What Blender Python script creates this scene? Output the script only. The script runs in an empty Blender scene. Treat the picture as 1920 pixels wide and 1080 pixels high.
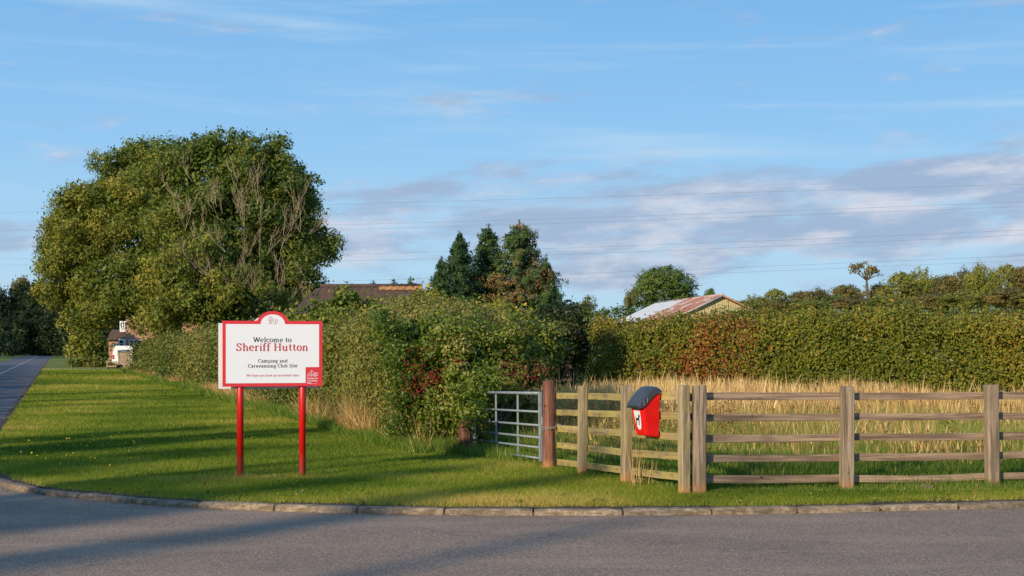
import bpy, bmesh, math, random
import numpy as np
from mathutils import Vector, Matrix
R = math.radians
S = bpy.context.scene
COL = S.collection
rng = np.random.default_rng(7)
random.seed(7)

# ---------------------------------------------------------------- camera, sky, sun, exposure
cam = bpy.data.cameras.new('camera'); camo = bpy.data.objects.new('camera', cam); COL.objects.link(camo)
camo.location = (0, 0, 1.78); camo.rotation_euler = (R(90), 0, 0)
cam.lens = 50; cam.sensor_width = 36; cam.shift_y = 0.0573
cam.clip_start = 0.1; cam.clip_end = 6000
S.camera = camo
SUN_AZ, SUN_EL = R(35), R(20)          # the sun stands behind the viewer's left shoulder
world = bpy.data.worlds.new('World'); S.world = world; world.use_nodes = True
S.view_settings.view_transform = 'Standard'; S.view_settings.look = 'None'
S.view_settings.exposure = 0.0; S.view_settings.gamma = 1; S.view_settings.use_curve_mapping = False

class NT:
    """small helper that writes node graphs"""
    def __init__(s, tree): s.t = tree; s.n = tree.nodes; s.l = tree.links
    def new(s, typ, **kw):
        n = s.n.new(typ)
        for k, v in kw.items(): setattr(n, k, v)
        return n
    def set(s, sock, v):
        if isinstance(v, bpy.types.NodeSocket): s.l.new(v, sock)
        elif v is not None:
            if isinstance(v, (tuple, list)) and len(v) == 3 and len(sock.default_value) == 4: v = (*v, 1)
            sock.default_value = v
    def math(s, op, a, b=None, c=None, clamp=False):
        n = s.new('ShaderNodeMath', operation=op, use_clamp=clamp); s.set(n.inputs[0], a)
        if b is not None: s.set(n.inputs[1], b)
        if c is not None: s.set(n.inputs[2], c)
        return n.outputs[0]
    def mix(s, f, a, b, typ='MIX'):
        n = s.new('ShaderNodeMix', data_type='RGBA', blend_type=typ); s.set(n.inputs[0], f); s.set(n.inputs[6], a); s.set(n.inputs[7], b)
        return n.outputs[2]
    def noise(s, vec, scale, detail=4, rough=.55, dist=0):
        n = s.new('ShaderNodeTexNoise'); s.set(n.inputs['Vector'], vec); n.inputs['Scale'].default_value = scale
        n.inputs['Detail'].default_value = detail; n.inputs['Roughness'].default_value = rough; n.inputs['Distortion'].default_value = dist
        return n.outputs[0]
    def ramp(s, f, stops):
        n = s.new('ShaderNodeValToRGB'); s.set(n.inputs[0], f); e = n.color_ramp.elements
        while len(e) < len(stops): e.new(0.5)
        for el, (p, c) in zip(e, stops): el.position = p; el.color = (*c, 1) if len(c) == 3 else c
        return n.outputs[0]
    def smooth(s, v, a, b):
        n = s.new('ShaderNodeMapRange', interpolation_type='SMOOTHSTEP'); s.set(n.inputs[0], v)
        n.inputs[1].default_value = a; n.inputs[2].default_value = b; n.inputs[3].default_value = 0; n.inputs[4].default_value = 1
        return n.outputs[0]
    def comb(s, x, y, z):
        n = s.new('ShaderNodeCombineXYZ')
        for i, v in enumerate((x, y, z)): s.set(n.inputs[i], v)
        return n.outputs[0]

def build_sky():
    w = NT(world.node_tree)
    for n in list(w.n): w.n.remove(n)
    out = w.new('ShaderNodeOutputWorld'); bg = w.new('ShaderNodeBackground'); bg.inputs[1].default_value = 0.1
    sky = w.new('ShaderNodeTexSky', sky_type='NISHITA'); sky.sun_disc = False
    sky.sun_elevation = R(22); sky.sun_elevation = SUN_EL; sky.sun_rotation = R(180) + SUN_AZ
    sky.altitude = 0; sky.air_density = 1.0; sky.dust_density = 0.3; sky.ozone_density = 3.0
    tc = w.new('ShaderNodeTexCoord'); sep = w.new('ShaderNodeSeparateXYZ'); w.l.new(tc.outputs['Generated'], sep.inputs[0])
    x, y, z = sep.outputs
    u = w.math('ARCTAN2', x, y)
    v = z
    # clear sky: the physical sky, graded towards the clean blue of the photograph
    grad = w.ramp(w.math('MULTIPLY', w.math('ABSOLUTE', v), 1.0), [(0, (.56, .80, .97)), (.06, (.50, .80, 1.05)), (.14, (.35, .68, 1.05)), (.26, (.205, .53, .97)), (1, (.10, .27, .66))])
    base = w.mix(0.95, sky.outputs[0], w.mix(1, grad, (8.6, 8.6, 8.6), 'MULTIPLY'))
    # cloud bank low in the sky, climbing to the right
    wob = w.math('MULTIPLY', w.math('SINE', w.math('ADD', w.math('MULTIPLY', u, 2.6), -.1)), .042)
    top = w.math('ADD', wob, .118)
    q = w.comb(w.math('MULTIPLY', u, 7.0), w.math('MULTIPLY', w.math('SUBTRACT', v, w.math('MULTIPLY', u, .05)), 30.0), 3.1)
    n1 = w.noise(q, 1.25, 9, .58, .25)
    n2 = w.noise(w.comb(w.math('MULTIPLY', u, 12.0), w.math('MULTIPLY', w.math('SUBTRACT', v, w.math('MULTIPLY', u, .05)), 46.0), 9.0), 1.1, 9, .62, .1)
    edge = w.math('SUBTRACT', top, v)                                  # >0 inside the bank
    inb = w.smooth(edge, -.028, .034)
    low = w.smooth(v, .012, .080)
    side = w.smooth(u, -.42, .02)
    dens = w.math('ADD', w.math('MULTIPLY', w.math('MULTIPLY', inb, low), w.math('ADD', .24, w.math('MULTIPLY', side, .17))), w.math('MULTIPLY', w.math('SUBTRACT', n1, .575), 1.7))
    m = w.smooth(dens, -.04, .30)
    ccol = w.mix(w.smooth(n2, .42, .72), (3.5, 4.5, 6.3), (7.2, 7.1, 7.8))
    c1 = w.mix(w.math('MULTIPLY', m, .84), base, ccol)
    # high thin cirrus streaks
    q3 = w.comb(w.math('MULTIPLY', u, 3.0), w.math('MULTIPLY', w.math('ADD', v, w.math('MULTIPLY', u, .02)), 42.0), 20.0)
    n3 = w.noise(q3, .9, 7, .55, .2)
    cir = w.math('MULTIPLY', w.smooth(n3, .48, .76), w.math('SUBTRACT', .62, w.math('MULTIPLY', inb, .5)))
    c2 = w.mix(w.math('MULTIPLY', cir, .75), c1, (6.6, 7.9, 8.8))
    w.l.new(c2, bg.inputs[0]); w.l.new(bg.outputs[0], out.inputs[0])
build_sky()
sd = bpy.data.lights.new('sun', 'SUN'); sun = bpy.data.objects.new('sun', sd); COL.objects.link(sun)
sd.energy = 5.0; sd.angle = R(0.8); sd.color = (1.0, .83, .60)
SUNV = Vector((math.sin(SUN_AZ)*math.cos(SUN_EL), math.cos(SUN_AZ)*math.cos(SUN_EL), -math.sin(SUN_EL)))
sun.rotation_euler = SUNV.to_track_quat('-Z', 'Y').to_euler()

# ---------------------------------------------------------------- materials
def new_mat(name):
    m = bpy.data.materials.new(name); m.use_nodes = True; t = NT(m.node_tree)
    b = m.node_tree.nodes['Principled BSDF']; return m, t, b
def coords(t, kind='Object'):
    return t.new('ShaderNodeTexCoord').outputs[kind]
def scaled(t, vec, s):
    n = t.new('ShaderNodeMapping'); t.l.new(vec, n.inputs[0]); n.inputs['Scale'].default_value = s; return n.outputs[0]
def add_bump(t, b, h, strength=.4, dist=.01):
    n = t.new('ShaderNodeBump'); n.inputs['Strength'].default_value = strength; n.inputs['Distance'].default_value = dist
    t.set(n.inputs['Height'], h); t.l.new(n.outputs[0], b.inputs['Normal'])
def plain(name, col, rough=.6, metal=0, var=.12, vs=8, bump=0):
    m, t, b = new_mat(name); c = coords(t); n = t.noise(c, vs, 5)
    t.set(b.inputs['Base Color'], t.mix(t.math('MULTIPLY', n, 1), tuple(x*(1-var*1.6) for x in col), tuple(min(1, x*(1+var)) for x in col)))
    b.inputs['Roughness'].default_value = rough; b.inputs['Metallic'].default_value = metal
    if bump: add_bump(t, b, t.noise(c, vs*4, 4), .5, bump)
    return m
def leaf_mat(name, stops, transl=.35, rough=.5):
    """colour follows the per-leaf 'tint' attribute, a little light passes through"""
    m, t, b = new_mat(name)
    a = t.new('ShaderNodeAttribute', attribute_name='tint').outputs['Fac']
    c = t.ramp(a, stops)
    t.l.new(c, b.inputs['Base Color']); b.inputs['Roughness'].default_value = rough
    b.inputs['Specular IOR Level'].default_value = .25
    tr = t.new('ShaderNodeBsdfTranslucent'); t.l.new(t.mix(1, c, (1.15, 1.2, .6), 'MULTIPLY'), tr.inputs[0])
    mx = t.new('ShaderNodeMixShader'); mx.inputs[0].default_value = transl
    t.l.new(b.outputs[0], mx.inputs[1]); t.l.new(tr.outputs[0], mx.inputs[2])
    t.l.new(mx.outputs[0], m.node_tree.nodes['Material Output'].inputs[0])
    return m
def wood_mat(name, c1, c2, c3, axis, algae=None):
    m, t, b = new_mat(name); c = coords(t)
    oi = t.new('ShaderNodeObjectInfo').outputs['Random']
    add = t.new('ShaderNodeVectorMath', operation='ADD'); t.l.new(c, add.inputs[0]); t.set(add.inputs[1], t.comb(t.math('MULTIPLY', oi, 37), t.math('MULTIPLY', oi, 11), t.math('MULTIPLY', oi, 23)))
    c = add.outputs[0]
    s = [34, 34, 34]; s[axis] = 1.2
    g = t.noise(scaled(t, c, s), 1, 6, .65, .4); big = t.noise(c, 3.5, 4)
    col = t.mix(t.smooth(g, .38, .62), tuple(x*.82 for x in c1), tuple(min(1, x*1.12) for x in c2)); col = t.mix(t.smooth(big, .45, .75), col, c3)
    s2 = [14, 14, 14]; s2[axis] = .8
    st = t.noise(scaled(t, c, s2), 1, 5, .7)
    col = t.mix(t.math('MULTIPLY', t.smooth(st, .52, .66), .6), col, tuple(x*.40 for x in c1))
    vs = [3.2, 3.2, 3.2]; vs[axis] = 2.0
    vo = t.new('ShaderNodeTexVoronoi'); t.l.new(scaled(t, c, vs), vo.inputs[0]); vo.inputs['Scale'].default_value = 1.3
    col = t.mix(t.math('SUBTRACT', 1, t.smooth(vo.outputs['Distance'], .03, .075)), col, tuple(x*.28 for x in c1))
    if algae:
        al = t.noise(c, 6, 5, .6); col = t.mix(t.math('MULTIPLY', t.smooth(al, .40, .60), .40 if axis == 2 else .75), col, algae)
    # ochre soil splash near the ground on upright members
    if axis == 2:
        sep = t.new('ShaderNodeSeparateXYZ'); t.l.new(coords(t), sep.inputs[0])
        lo = t.smooth(t.math('ADD', sep.outputs[2], t.math('MULTIPLY', t.math('SUBTRACT', big, .5), .18)), .20, .05)
        lo = t.math('SUBTRACT', 1, t.smooth(t.math('ADD', sep.outputs[2], t.math('MULTIPLY', t.math('SUBTRACT', big, .5), .22)), .02, .17))
        col = t.mix(t.math('MULTIPLY', lo, .75), col, (.44, .20, .07))
    val = t.new('ShaderNodeHueSaturation'); t.l.new(col, val.inputs['Color']); t.set(val.inputs['Value'], t.math('ADD', .85, t.math('MULTIPLY', oi, .3)))
    t.l.new(val.outputs[0], b.inputs['Base Color']); b.inputs['Roughness'].default_value = .85
    add_bump(t, b, t.math('ADD', g, st), .8, .006)
    return m

def tarmac(name, dark, light, scale=1):
    m, t, b = new_mat(name); c = coords(t)
    sp = t.noise(c, 56*scale, 4, .85); fine = t.noise(c, 21*scale, 4, .8); big = t.noise(c, .45, 5, .6); mid = t.noise(c, 3, 4, .6)
    col = t.ramp(sp, [(.32, tuple(x*.35 for x in dark)), (.47, dark), (.54, light), (.68, tuple(min(1, x*2.1) for x in light))])
    col = t.mix(t.math('MULTIPLY', t.smooth(fine, .5, .62), .4), col, tuple(x*.55 for x in dark))
    col = t.mix(t.math('MULTIPLY', t.smooth(big, .4, .72), .30), col, tuple(x*.62 for x in dark))
    col = t.mix(t.math('MULTIPLY', t.smooth(mid, .52, .7), .18), col, (.15, .115, .085))
    wear = t.noise(scaled(t, c, (.35, 1.5, 1)), 1.0, 5, .6); spot = t.noise(c, 9, 3, .6)
    col = t.mix(t.math('MULTIPLY', t.smooth(wear, .45, .65), .22), col, tuple(x*1.35 for x in light)); col = t.mix(t.math('MULTIPLY', t.smooth(spot, .66, .74), .5), col, tuple(x*.4 for x in dark))
    cr = t.new('ShaderNodeTexVoronoi', feature='DISTANCE_TO_EDGE'); t.l.new(c, cr.inputs[0]); cr.inputs['Scale'].default_value = .22
    wv = t.new('ShaderNodeVectorMath', operation='ADD'); t.l.new(c, wv.inputs[0]); nn_ = t.new('ShaderNodeTexNoise'); nn_.inputs['Scale'].default_value = 1.7; t.l.new(c, nn_.inputs[0]); t.l.new(nn_.outputs[1], wv.inputs[1]); t.l.new(wv.outputs[0], cr.inputs[0])
    col = t.mix(t.math('MULTIPLY', t.math('SUBTRACT', 1, t.smooth(cr.outputs['Distance'], .002, .006)), .22), col, tuple(x*.35 for x in dark))
    t.l.new(col, b.inputs['Base Color']); b.inputs['Roughness'].default_value = .82; b.inputs['Specular IOR Level'].default_value = .25
    add_bump(t, b, t.noise(c, 70*scale, 3, .7), .55, .006)
    return m
M = {}
M['tarmac'] = tarmac('tarmac_mauve', (.21, .145, .104), (.35, .252, .176))
M['road'] = tarmac('road_asphalt', (.09, .085, .09), (.15, .14, .145), .7)
M['drive'] = tarmac('drive_asphalt', (.12, .12, .13), (.19, .19, .2), .6)
M['marking'] = plain('worn_line_paint', (.55, .55, .54), .7, var=.35, vs=6)
def ground_mat(name, a, bcol, dry, ds=.5, dlo=.45, dhi=.62):
    m, t, b = new_mat(name); c = coords(t)
    n = t.noise(c, 26, 5, .7); p = t.noise(c, ds, 5, .62); q = t.noise(scaled(t, c, (1, 2.2, 1)), 2.4, 4)
    col = t.mix(t.smooth(n, .35, .65), a, bcol)
    col = t.mix(t.math('MULTIPLY', t.smooth(p, dlo, dhi), .7), col, dry); col = t.mix(t.math('MULTIPLY', t.smooth(q, .5, .72), .35), col, tuple(x*1.5 for x in bcol))
    t.l.new(col, b.inputs['Base Color']); b.inputs['Roughness'].default_value = .95; b.inputs['Specular IOR Level'].default_value = .1
    add_bump(t, b, n, .8, .03)
    return m
M['lawn'] = ground_mat('lawn_soil_and_sward', (.09, .13, .018), (.17, .21, .03), (.30, .24, .08))
M['field'] = ground_mat('rough_field_ground', (.04, .07, .012), (.07, .1, .02), (.19, .14, .05), .3, .4, .6)
M['hillfield'] = ground_mat('hill_pasture', (.07, .105, .02), (.10, .135, .03), (.16, .15, .05), .05)
M['soil'] = plain('dark_edge_soil', (.075, .043, .024), .95, var=.6, vs=22, bump=.02)
def kerb_mat():
    m, t, b = new_mat('weathered_kerb_concrete'); c = coords(t)
    oi = t.new('ShaderNodeObjectInfo').outputs['Random']
    n = t.noise(c, 16, 6, .7); s = t.noise(scaled(t, c, (2.5, 14, 14)), 1.4, 5, .7); f = t.noise(c, 90, 3, .7)
    col = t.mix(t.smooth(n, .32, .68), (.17, .12, .08), (.39, .295, .20))
    col = t.mix(t.math('MULTIPLY', t.smooth(s, .42, .62), .8), col, (.11, .08, .04))
    col = t.mix(t.math('MULTIPLY', t.smooth(f, .55, .7), .3), col, (.58, .5, .4))
    h = t.new('ShaderNodeHueSaturation'); t.l.new(col, h.inputs['Color']); t.set(h.inputs['Value'], t.math('ADD', .8, t.math('MULTIPLY', oi, .35)))
    t.l.new(h.outputs[0], b.inputs['Base Color']); b.inputs['Roughness'].default_value = .9; add_bump(t, b, n, .7, .012)
    return m
M['kerb'] = kerb_mat()
M['post_wood'] = wood_mat('weathered_post_wood', (.22, .155, .10), (.39, .295, .20), (.29, .215, .145), 2)
M['post_green'] = wood_mat('post_wood_with_algae', (.22, .16, .10), (.38, .29, .18), (.28, .21, .13), 2, algae=(.30, .25, .09))
M['rail_wood'] = wood_mat('weathered_rail_wood', (.19, .125, .08), (.32, .225, .145), (.21, .14, .10), 0)
M['rail_green'] = wood_mat('rail_wood_with_algae', (.24, .17, .09), (.38, .29, .14), (.25, .165, .11), 0, algae=(.37, .31, .07))
M['round_post'] = wood_mat('red_brown_round_post', (.10, .035, .022), (.25, .105, .065), (.15, .055, .032), 2)
M['galv'] = plain('galvanised_steel', (.30, .34, .36), .6, .3, var=.35, vs=14)
M['chain'] = plain('dull_chain_steel', (.42, .36, .3), .5, .5, var=.3, vs=30)
M['sign_white'] = plain('sign_white_print', (.77, .79, .83), .35, var=.02)
M['sign_red'] = plain('sign_red_print', (.66, .035, .045), .35, var=.04)
M['ink'] = plain('black_print', (.025, .025, .03), .5)
M['inkred'] = plain('red_print', (.50, .045, .055), .5)
M['post_red'] = plain('red_powder_coat', (.60, .006, .008), .30, var=.12, vs=5)
def post_red():
    m, t, b = new_mat('red_powder_coat'); c = coords(t); sep = t.new('ShaderNodeSeparateXYZ'); t.l.new(c, sep.inputs[0]); n = t.noise(c, 9, 5, .7)
    lo = t.math('SUBTRACT', 1, t.smooth(t.math('ADD', sep.outputs[2], t.math('MULTIPLY', n, -.25)), -.12, .26))
    col = t.mix(t.math('MULTIPLY', lo, .55), (.60, .006, .008), (.66, .17, .15)); col = t.mix(t.math('MULTIPLY', t.smooth(n, .58, .7), .25), col, (.30, .02, .02))
    t.l.new(col, b.inputs['Base Color']); b.inputs['Roughness'].default_value = .38
    return m
M['post_red'] = post_red()
M['bin_red'] = plain('red_bin_plastic', (.75, .006, .006), .38, var=.05, vs=4)
M['bin_lid'] = plain('grey_bin_lid_plastic', (.045, .052, .068), .42, var=.3, vs=9)
M['bark'] = plain('grey_brown_bark', (.115, .085, .055), .95, var=.45, vs=6, bump=.03)
M['dead_twig'] = plain('bare_twig_bark', (.44, .34, .20), .9, var=.35, vs=3)
M['dark_twig'] = plain('hedge_stem_bark', (.11, .08, .05), .9, var=.4, vs=6)
M['berry'] = plain('red_haw_berries', (.27, .012, .010), .35, var=.4, vs=20)
M['caravan'] = plain('white_caravan_panels', (.74, .76, .76), .35, var=.05)
M['teal'] = plain('pale_teal_paint', (.30, .62, .55), .5)
M['white_paint'] = plain('white_window_paint', (.74, .74, .70), .5)
M['glass'] = plain('dark_window_glass', (.03, .05, .06), .08, var=.3)
M['tail_red'] = plain('red_lamp_plastic', (.5, .02, .02), .3)
M['rubber'] = plain('black_rubber', (.02, .02, .02), .8)
M['slat'] = wood_mat('pale_slat_wood', (.36, .25, .16), (.5, .37, .25), (.4, .28, .18), 0)
M['straw'] = leaf_mat('straw_grass', [(0, (.17, .11, .035)), (.3, (.46, .28, .10)), (.7, (.72, .48, .20)), (1, (.85, .64, .34))], .3)
M['grass_tall'] = leaf_mat('tall_green_grass', [(0, (0.061, 0.119, 0.012)), (.45, (0.138, 0.238, 0.028)), (.8, (0.293, 0.327, 0.062)), (1, (0.793, 0.535, 0.216))], .35)
M['grass_lawn'] = leaf_mat('mown_lawn_grass', [(0, (0.083, 0.147, 0.008)), (.3, (0.175, 0.256, 0.020)), (.6, (0.332, 0.351, 0.041)), (.8, (0.564, 0.439, 0.110)), (1, (0.829, 0.540, 0.220))], .45)
M['weed'] = leaf_mat('brown_dock_weed', [(0, (.06, .03, .015)), (.5, (.17, .08, .03)), (1, (.2, .16, .04))], .2)
M['ash'] = leaf_mat('ash_leaves', [(0, (0.051, 0.099, 0.018)), (.35, (0.130, 0.170, 0.026)), (.7, (0.246, 0.248, 0.039)), (.93, (0.400, 0.320, 0.047)), (1, (.40, .33, .05))], .3)
M['hedge'] = leaf_mat('hedge_leaves', [(0, (0.052, 0.084, 0.016)), (.35, (0.113, 0.145, 0.025)), (.7, (0.217, 0.218, 0.045)), (.92, (0.358, 0.286, 0.072)), (1, (0.208, 0.145, 0.048))], .3)
M['elder'] = leaf_mat('elder_leaves', [(0, (0.068, 0.108, 0.014)), (.4, (0.166, 0.199, 0.028)), (.8, (0.311, 0.298, 0.043)), (1, (0.661, 0.398, 0.052))], .32)
M['haw'] = leaf_mat('hawthorn_leaves', [(0, (0.029, 0.066, 0.008)), (.4, (0.081, 0.138, 0.014)), (.75, (0.190, 0.232, 0.030)), (.93, (0.380, 0.348, 0.083)), (1, (0.212, 0.162, 0.046))], .28, .38)
M['field_hedge'] = leaf_mat('field_hedge_leaves', [(0, (0.068, 0.104, 0.013)), (.4, (0.144, 0.173, 0.018)), (.75, (0.251, 0.233, 0.028)), (.9, (0.386, 0.278, 0.039)), (1, (0.278, 0.087, 0.023))], .3)
M['spruce'] = leaf_mat('spruce_needles', [(0, (0.021, 0.053, 0.018)), (.5, (0.053, 0.099, 0.026)), (.82, (0.105, 0.150, 0.030)), (.9, (0.299, 0.150, 0.059)), (1, (0.386, 0.176, 0.081))], .12)
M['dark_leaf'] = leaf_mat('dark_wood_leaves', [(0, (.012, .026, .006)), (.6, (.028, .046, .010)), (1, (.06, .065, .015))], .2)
M['oak'] = leaf_mat('oak_leaves', [(0, (0.047, 0.091, 0.017)), (.6, (0.099, 0.158, 0.029)), (1, (0.166, 0.215, 0.044))], .25)
M['wood_olive'] = leaf_mat('olive_wood_leaves', [(0, (0.095, 0.122, 0.022)), (.5, (0.182, 0.201, 0.034)), (1, (0.293, 0.269, 0.055))], .25)
M['wood_rust'] = leaf_mat('russet_wood_leaves', [(0, (0.099, 0.100, 0.031)), (.5, (0.200, 0.171, 0.050)), (1, (0.348, 0.243, 0.080))], .25)
M['wood_pale'] = leaf_mat('pale_wood_leaves', [(0, (0.108, 0.120, 0.042)), (.5, (0.192, 0.198, 0.072)), (1, (0.312, 0.288, 0.120))], .25)
M['yellow'] = plain('yellow_flower', (.75, .5, .02), .6)

def brick_mat():
    m, t, b = new_mat('orange_red_brickwork'); c = coords(t)
    br = t.new('ShaderNodeTexBrick'); t.l.new(scaled(t, c, (1, 1, 1)), br.inputs[0])
    mp = t.new('ShaderNodeMapping'); t.l.new(c, mp.inputs[0]); mp.inputs['Rotation'].default_value = (R(90), 0, 0); t.l.new(mp.outputs[0], br.inputs[0])
    br.inputs['Scale'].default_value = 1; br.inputs['Brick Width'].default_value = .225; br.inputs['Row Height'].default_value = .075; br.inputs['Mortar Size'].default_value = .01
    br.inputs['Color1'].default_value = (.42, .17, .085, 1); br.inputs['Color2'].default_value = (.30, .11, .06, 1); br.inputs['Mortar'].default_value = (.42, .33, .25, 1)
    t.l.new(t.mix(t.math('MULTIPLY', t.noise(c, 2.2, 5), .45), br.outputs[0], (.50, .27, .15)), b.inputs['Base Color']); b.inputs['Roughness'].default_value = .9
    return m
M['brick'] = brick_mat()
def tile_mat(name, a, bb, moss):
    m, t, b = new_mat(name); c = coords(t); n = t.noise(c, 3, 5); r = t.new('ShaderNodeTexVoronoi'); t.l.new(c, r.inputs[0]); r.inputs['Scale'].default_value = 3.5
    col = t.mix(r.outputs['Color'], a, bb); col = t.mix(t.math('MULTIPLY', t.smooth(n, .5, .7), .6), col, moss); t.l.new(col, b.inputs['Base Color']); b.inputs['Roughness'].default_value = .9
    return m
M['dark_tile'] = tile_mat('dark_brown_pantile', (.060, .036, .030), (.10, .058, .046), (.08, .07, .05))  # tone lowered to put the big ash's shade into the low roof
M['orange_tile'] = tile_mat('orange_pantile', (.34, .15, .06), (.50, .26, .09), (.24, .17, .08))  # on the low building's ridge this orange is painted sunlight
def rust_mat():
    m, t, b = new_mat('rusty_corrugated_sheet'); c = coords(t); oi = t.new('ShaderNodeObjectInfo').outputs['Random']
    n = t.noise(scaled(t, c, (1.3, .5, 1.3)), .9, 6, .7); n2 = t.noise(scaled(t, c, (3, 1, 3)), 2, 5, .7)
    rust = t.mix(t.smooth(n2, .35, .65), (.26, .10, .055), (.42, .20, .13))
    f = t.smooth(t.math('ADD', n, t.math('MULTIPLY', t.math('SUBTRACT', oi, .5), .22)), .50, .62)
    t.l.new(t.mix(f, rust, (.46, .40, .38)), b.inputs['Base Color']); b.inputs['Roughness'].default_value = .75
    return m
M['rust'] = rust_mat()
M['roof_white'] = plain('pale_grey_roof_sheet', (.50, .53, .56), .6, var=.12, vs=2)
M['cream'] = plain('cream_weathered_cladding', (.52, .43, .22), .8, var=.25, vs=3)
M['wire'] = plain('overhead_wire', (.20, .24, .30), .9)

# ---------------------------------------------------------------- object helpers
def tag(o, label=None, cat=None, group=None, kind=None):
    if label: o['label'] = label
    if cat: o['category'] = cat
    if group: o['group'] = group
    if kind: o['kind'] = kind
    return o
def empty(name, loc=(0, 0, 0), rz=0, **kw):
    o = bpy.data.objects.new(name, None); COL.objects.link(o); o.location = loc; o.rotation_euler = (0, 0, rz); o.empty_display_size = .2
    return tag(o, **kw)
def link(name, me, mat=None, parent=None, loc=(0, 0, 0), rot=(0, 0, 0)):
    o = bpy.data.objects.new(name, me); COL.objects.link(o); o.location = loc; o.rotation_euler = rot
    if mat is not None and not me.materials:
        me.materials.append(mat)
    if parent: o.parent = parent
    return o
def np_mesh(name, V, F, tint=None, smooth=False):
    V = np.asarray(V, dtype=np.float32); F = np.asarray(F, dtype=np.int32); k = F.shape[1]
    me = bpy.data.meshes.new(name); me.vertices.add(len(V)); me.vertices.foreach_set('co', V.ravel())
    me.loops.add(F.size); me.loops.foreach_set('vertex_index', F.ravel())
    me.polygons.add(len(F)); me.polygons.foreach_set('loop_start', np.arange(0, F.size, k, dtype=np.int32))
    try: me.polygons.foreach_set('loop_total', np.full(len(F), k, dtype=np.int32))
    except Exception: pass
    if tint is not None:
        a = me.attributes.new('tint', 'FLOAT', 'FACE'); a.data.foreach_set('value', np.asarray(tint, dtype=np.float32).ravel())
    if smooth: me.polygons.foreach_set('use_smooth', np.ones(len(F), dtype=bool))
    me.update(calc_edges=True); return me
class MB:
    """collects boxes, tubes and prisms in one mesh"""
    def __init__(s): s.v = []; s.f = []; s.m = []; s.smooth = []; s.mi = 0
    def add(s, V, F, sm=False):
        o = len(s.v); s.v += [tuple(p) for p in V]; s.f += [tuple(i+o for i in f) for f in F]; s.m += [s.mi]*len(F); s.smooth += [sm]*len(F); return s
    def box(s, c, size, rot=None, bevel=0):
        hx, hy, hz = size[0]/2, size[1]/2, size[2]/2; b = bevel
        if b <= 0:
            V = [Vector((x, y, z)) for x in (-hx, hx) for y in (-hy, hy) for z in (-hz, hz)]
            F = [(0, 1, 3, 2), (4, 6, 7, 5), (0, 4, 5, 1), (2, 3, 7, 6), (0, 2, 6, 4), (1, 5, 7, 3)]
        else:
            bm = bmesh.new(); bmesh.ops.create_cube(bm, size=1); bmesh.ops.scale(bm, vec=size, verts=bm.verts)
            bmesh.ops.bevel(bm, geom=bm.edges[:], offset=b, segments=1, affect='EDGES')
            bm.verts.index_update(); V = [v.co.copy() for v in bm.verts]; F = [tuple(v.index for v in f.verts) for f in bm.faces]; bm.free()
        if rot is not None: V = [rot @ v for v in V]
        return s.add([v+Vector(c) for v in V], F)
    def tube(s, pts, rads, n=8, caps=True, sm=True, squash=None):
        pts = [Vector(p) for p in pts]
        if not hasattr(rads, '__len__'): rads = [rads]*len(pts)
        V = []; F = []; up = Vector((0, 0, 1)); prev = None
        for i, p in enumerate(pts):
            d = (pts[min(i+1, len(pts)-1)]-pts[max(i-1, 0)]).normalized()
            a = d.cross(up if abs(d.z) < .95 else Vector((1, 0, 0))).normalized() if prev is None else (prev-d*prev.dot(d)).normalized()
            prev = a; b = d.cross(a)
            for k in range(n):
                t = 2*math.pi*k/n; V.append(p+(a*math.cos(t)+b*math.sin(t))*rads[i])
        for i in range(len(pts)-1):
            for k in range(n):
                F.append((i*n+k, i*n+(k+1) % n, (i+1)*n+(k+1) % n, (i+1)*n+k))
        s.add(V, F, sm)
        if caps:
            o = len(s.v)-len(V); s.f.append(tuple(range(o+n-1, o-1, -1))); s.f.append(tuple(range(o+(len(pts)-1)*n, o+len(pts)*n))); s.m += [s.mi]*2; s.smooth += [False]*2
        return s
    def prism(s, poly, axis, a, b):
        """extrude a 2D outline between a and b along an axis"""
        n = len(poly)
        def P(p, h): return {0: (h, p[0], p[1]), 1: (p[0], h, p[1]), 2: (p[0], p[1], h)}[axis]
        V = [P(p, a) for p in poly]+[P(p, b) for p in poly]
        F = [tuple(range(n-1, -1, -1)), tuple(range(n, 2*n))]+[(i, (i+1) % n, n+(i+1) % n, n+i) for i in range(n)]
        return s.add(V, F)
    def mesh(s, name, mats):
        me = bpy.data.meshes.new(name); me.from_pydata(s.v, [], s.f)
        for m in (mats if isinstance(mats, (list, tuple)) else [mats]): me.materials.append(m)
        me.polygons.foreach_set('material_index', s.m); me.polygons.foreach_set('use_smooth', s.smooth)
        bm = bmesh.new(); bm.from_mesh(me); bmesh.ops.recalc_face_normals(bm, faces=bm.faces); bm.to_mesh(me); bm.free()
        me.update(); return me
    def build(s, name, mat, parent=None, loc=(0, 0, 0), rot=(0, 0, 0)):
        return link(name, s.mesh(name, mat), None, parent, loc, rot)
def sheet(name, P, mat, kind='structure', parent=None):
    """grid of points (rows x cols x 3) as one sheet"""
    P = np.asarray(P, dtype=float); r, c = P.shape[:2]; i = np.arange(r-1)[:, None]*c+np.arange(c-1)[None]
    F = np.stack([i, i+1, i+c+1, i+c], -1).reshape(-1, 4)
    o = link(name, np_mesh(name, P.reshape(-1, 3), F), mat, parent)
    if kind: o['kind'] = kind
    return o
def unit(n, g=rng):
    v = g.normal(size=(n, 3)); return v/np.linalg.norm(v, axis=1, keepdims=True)
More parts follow.
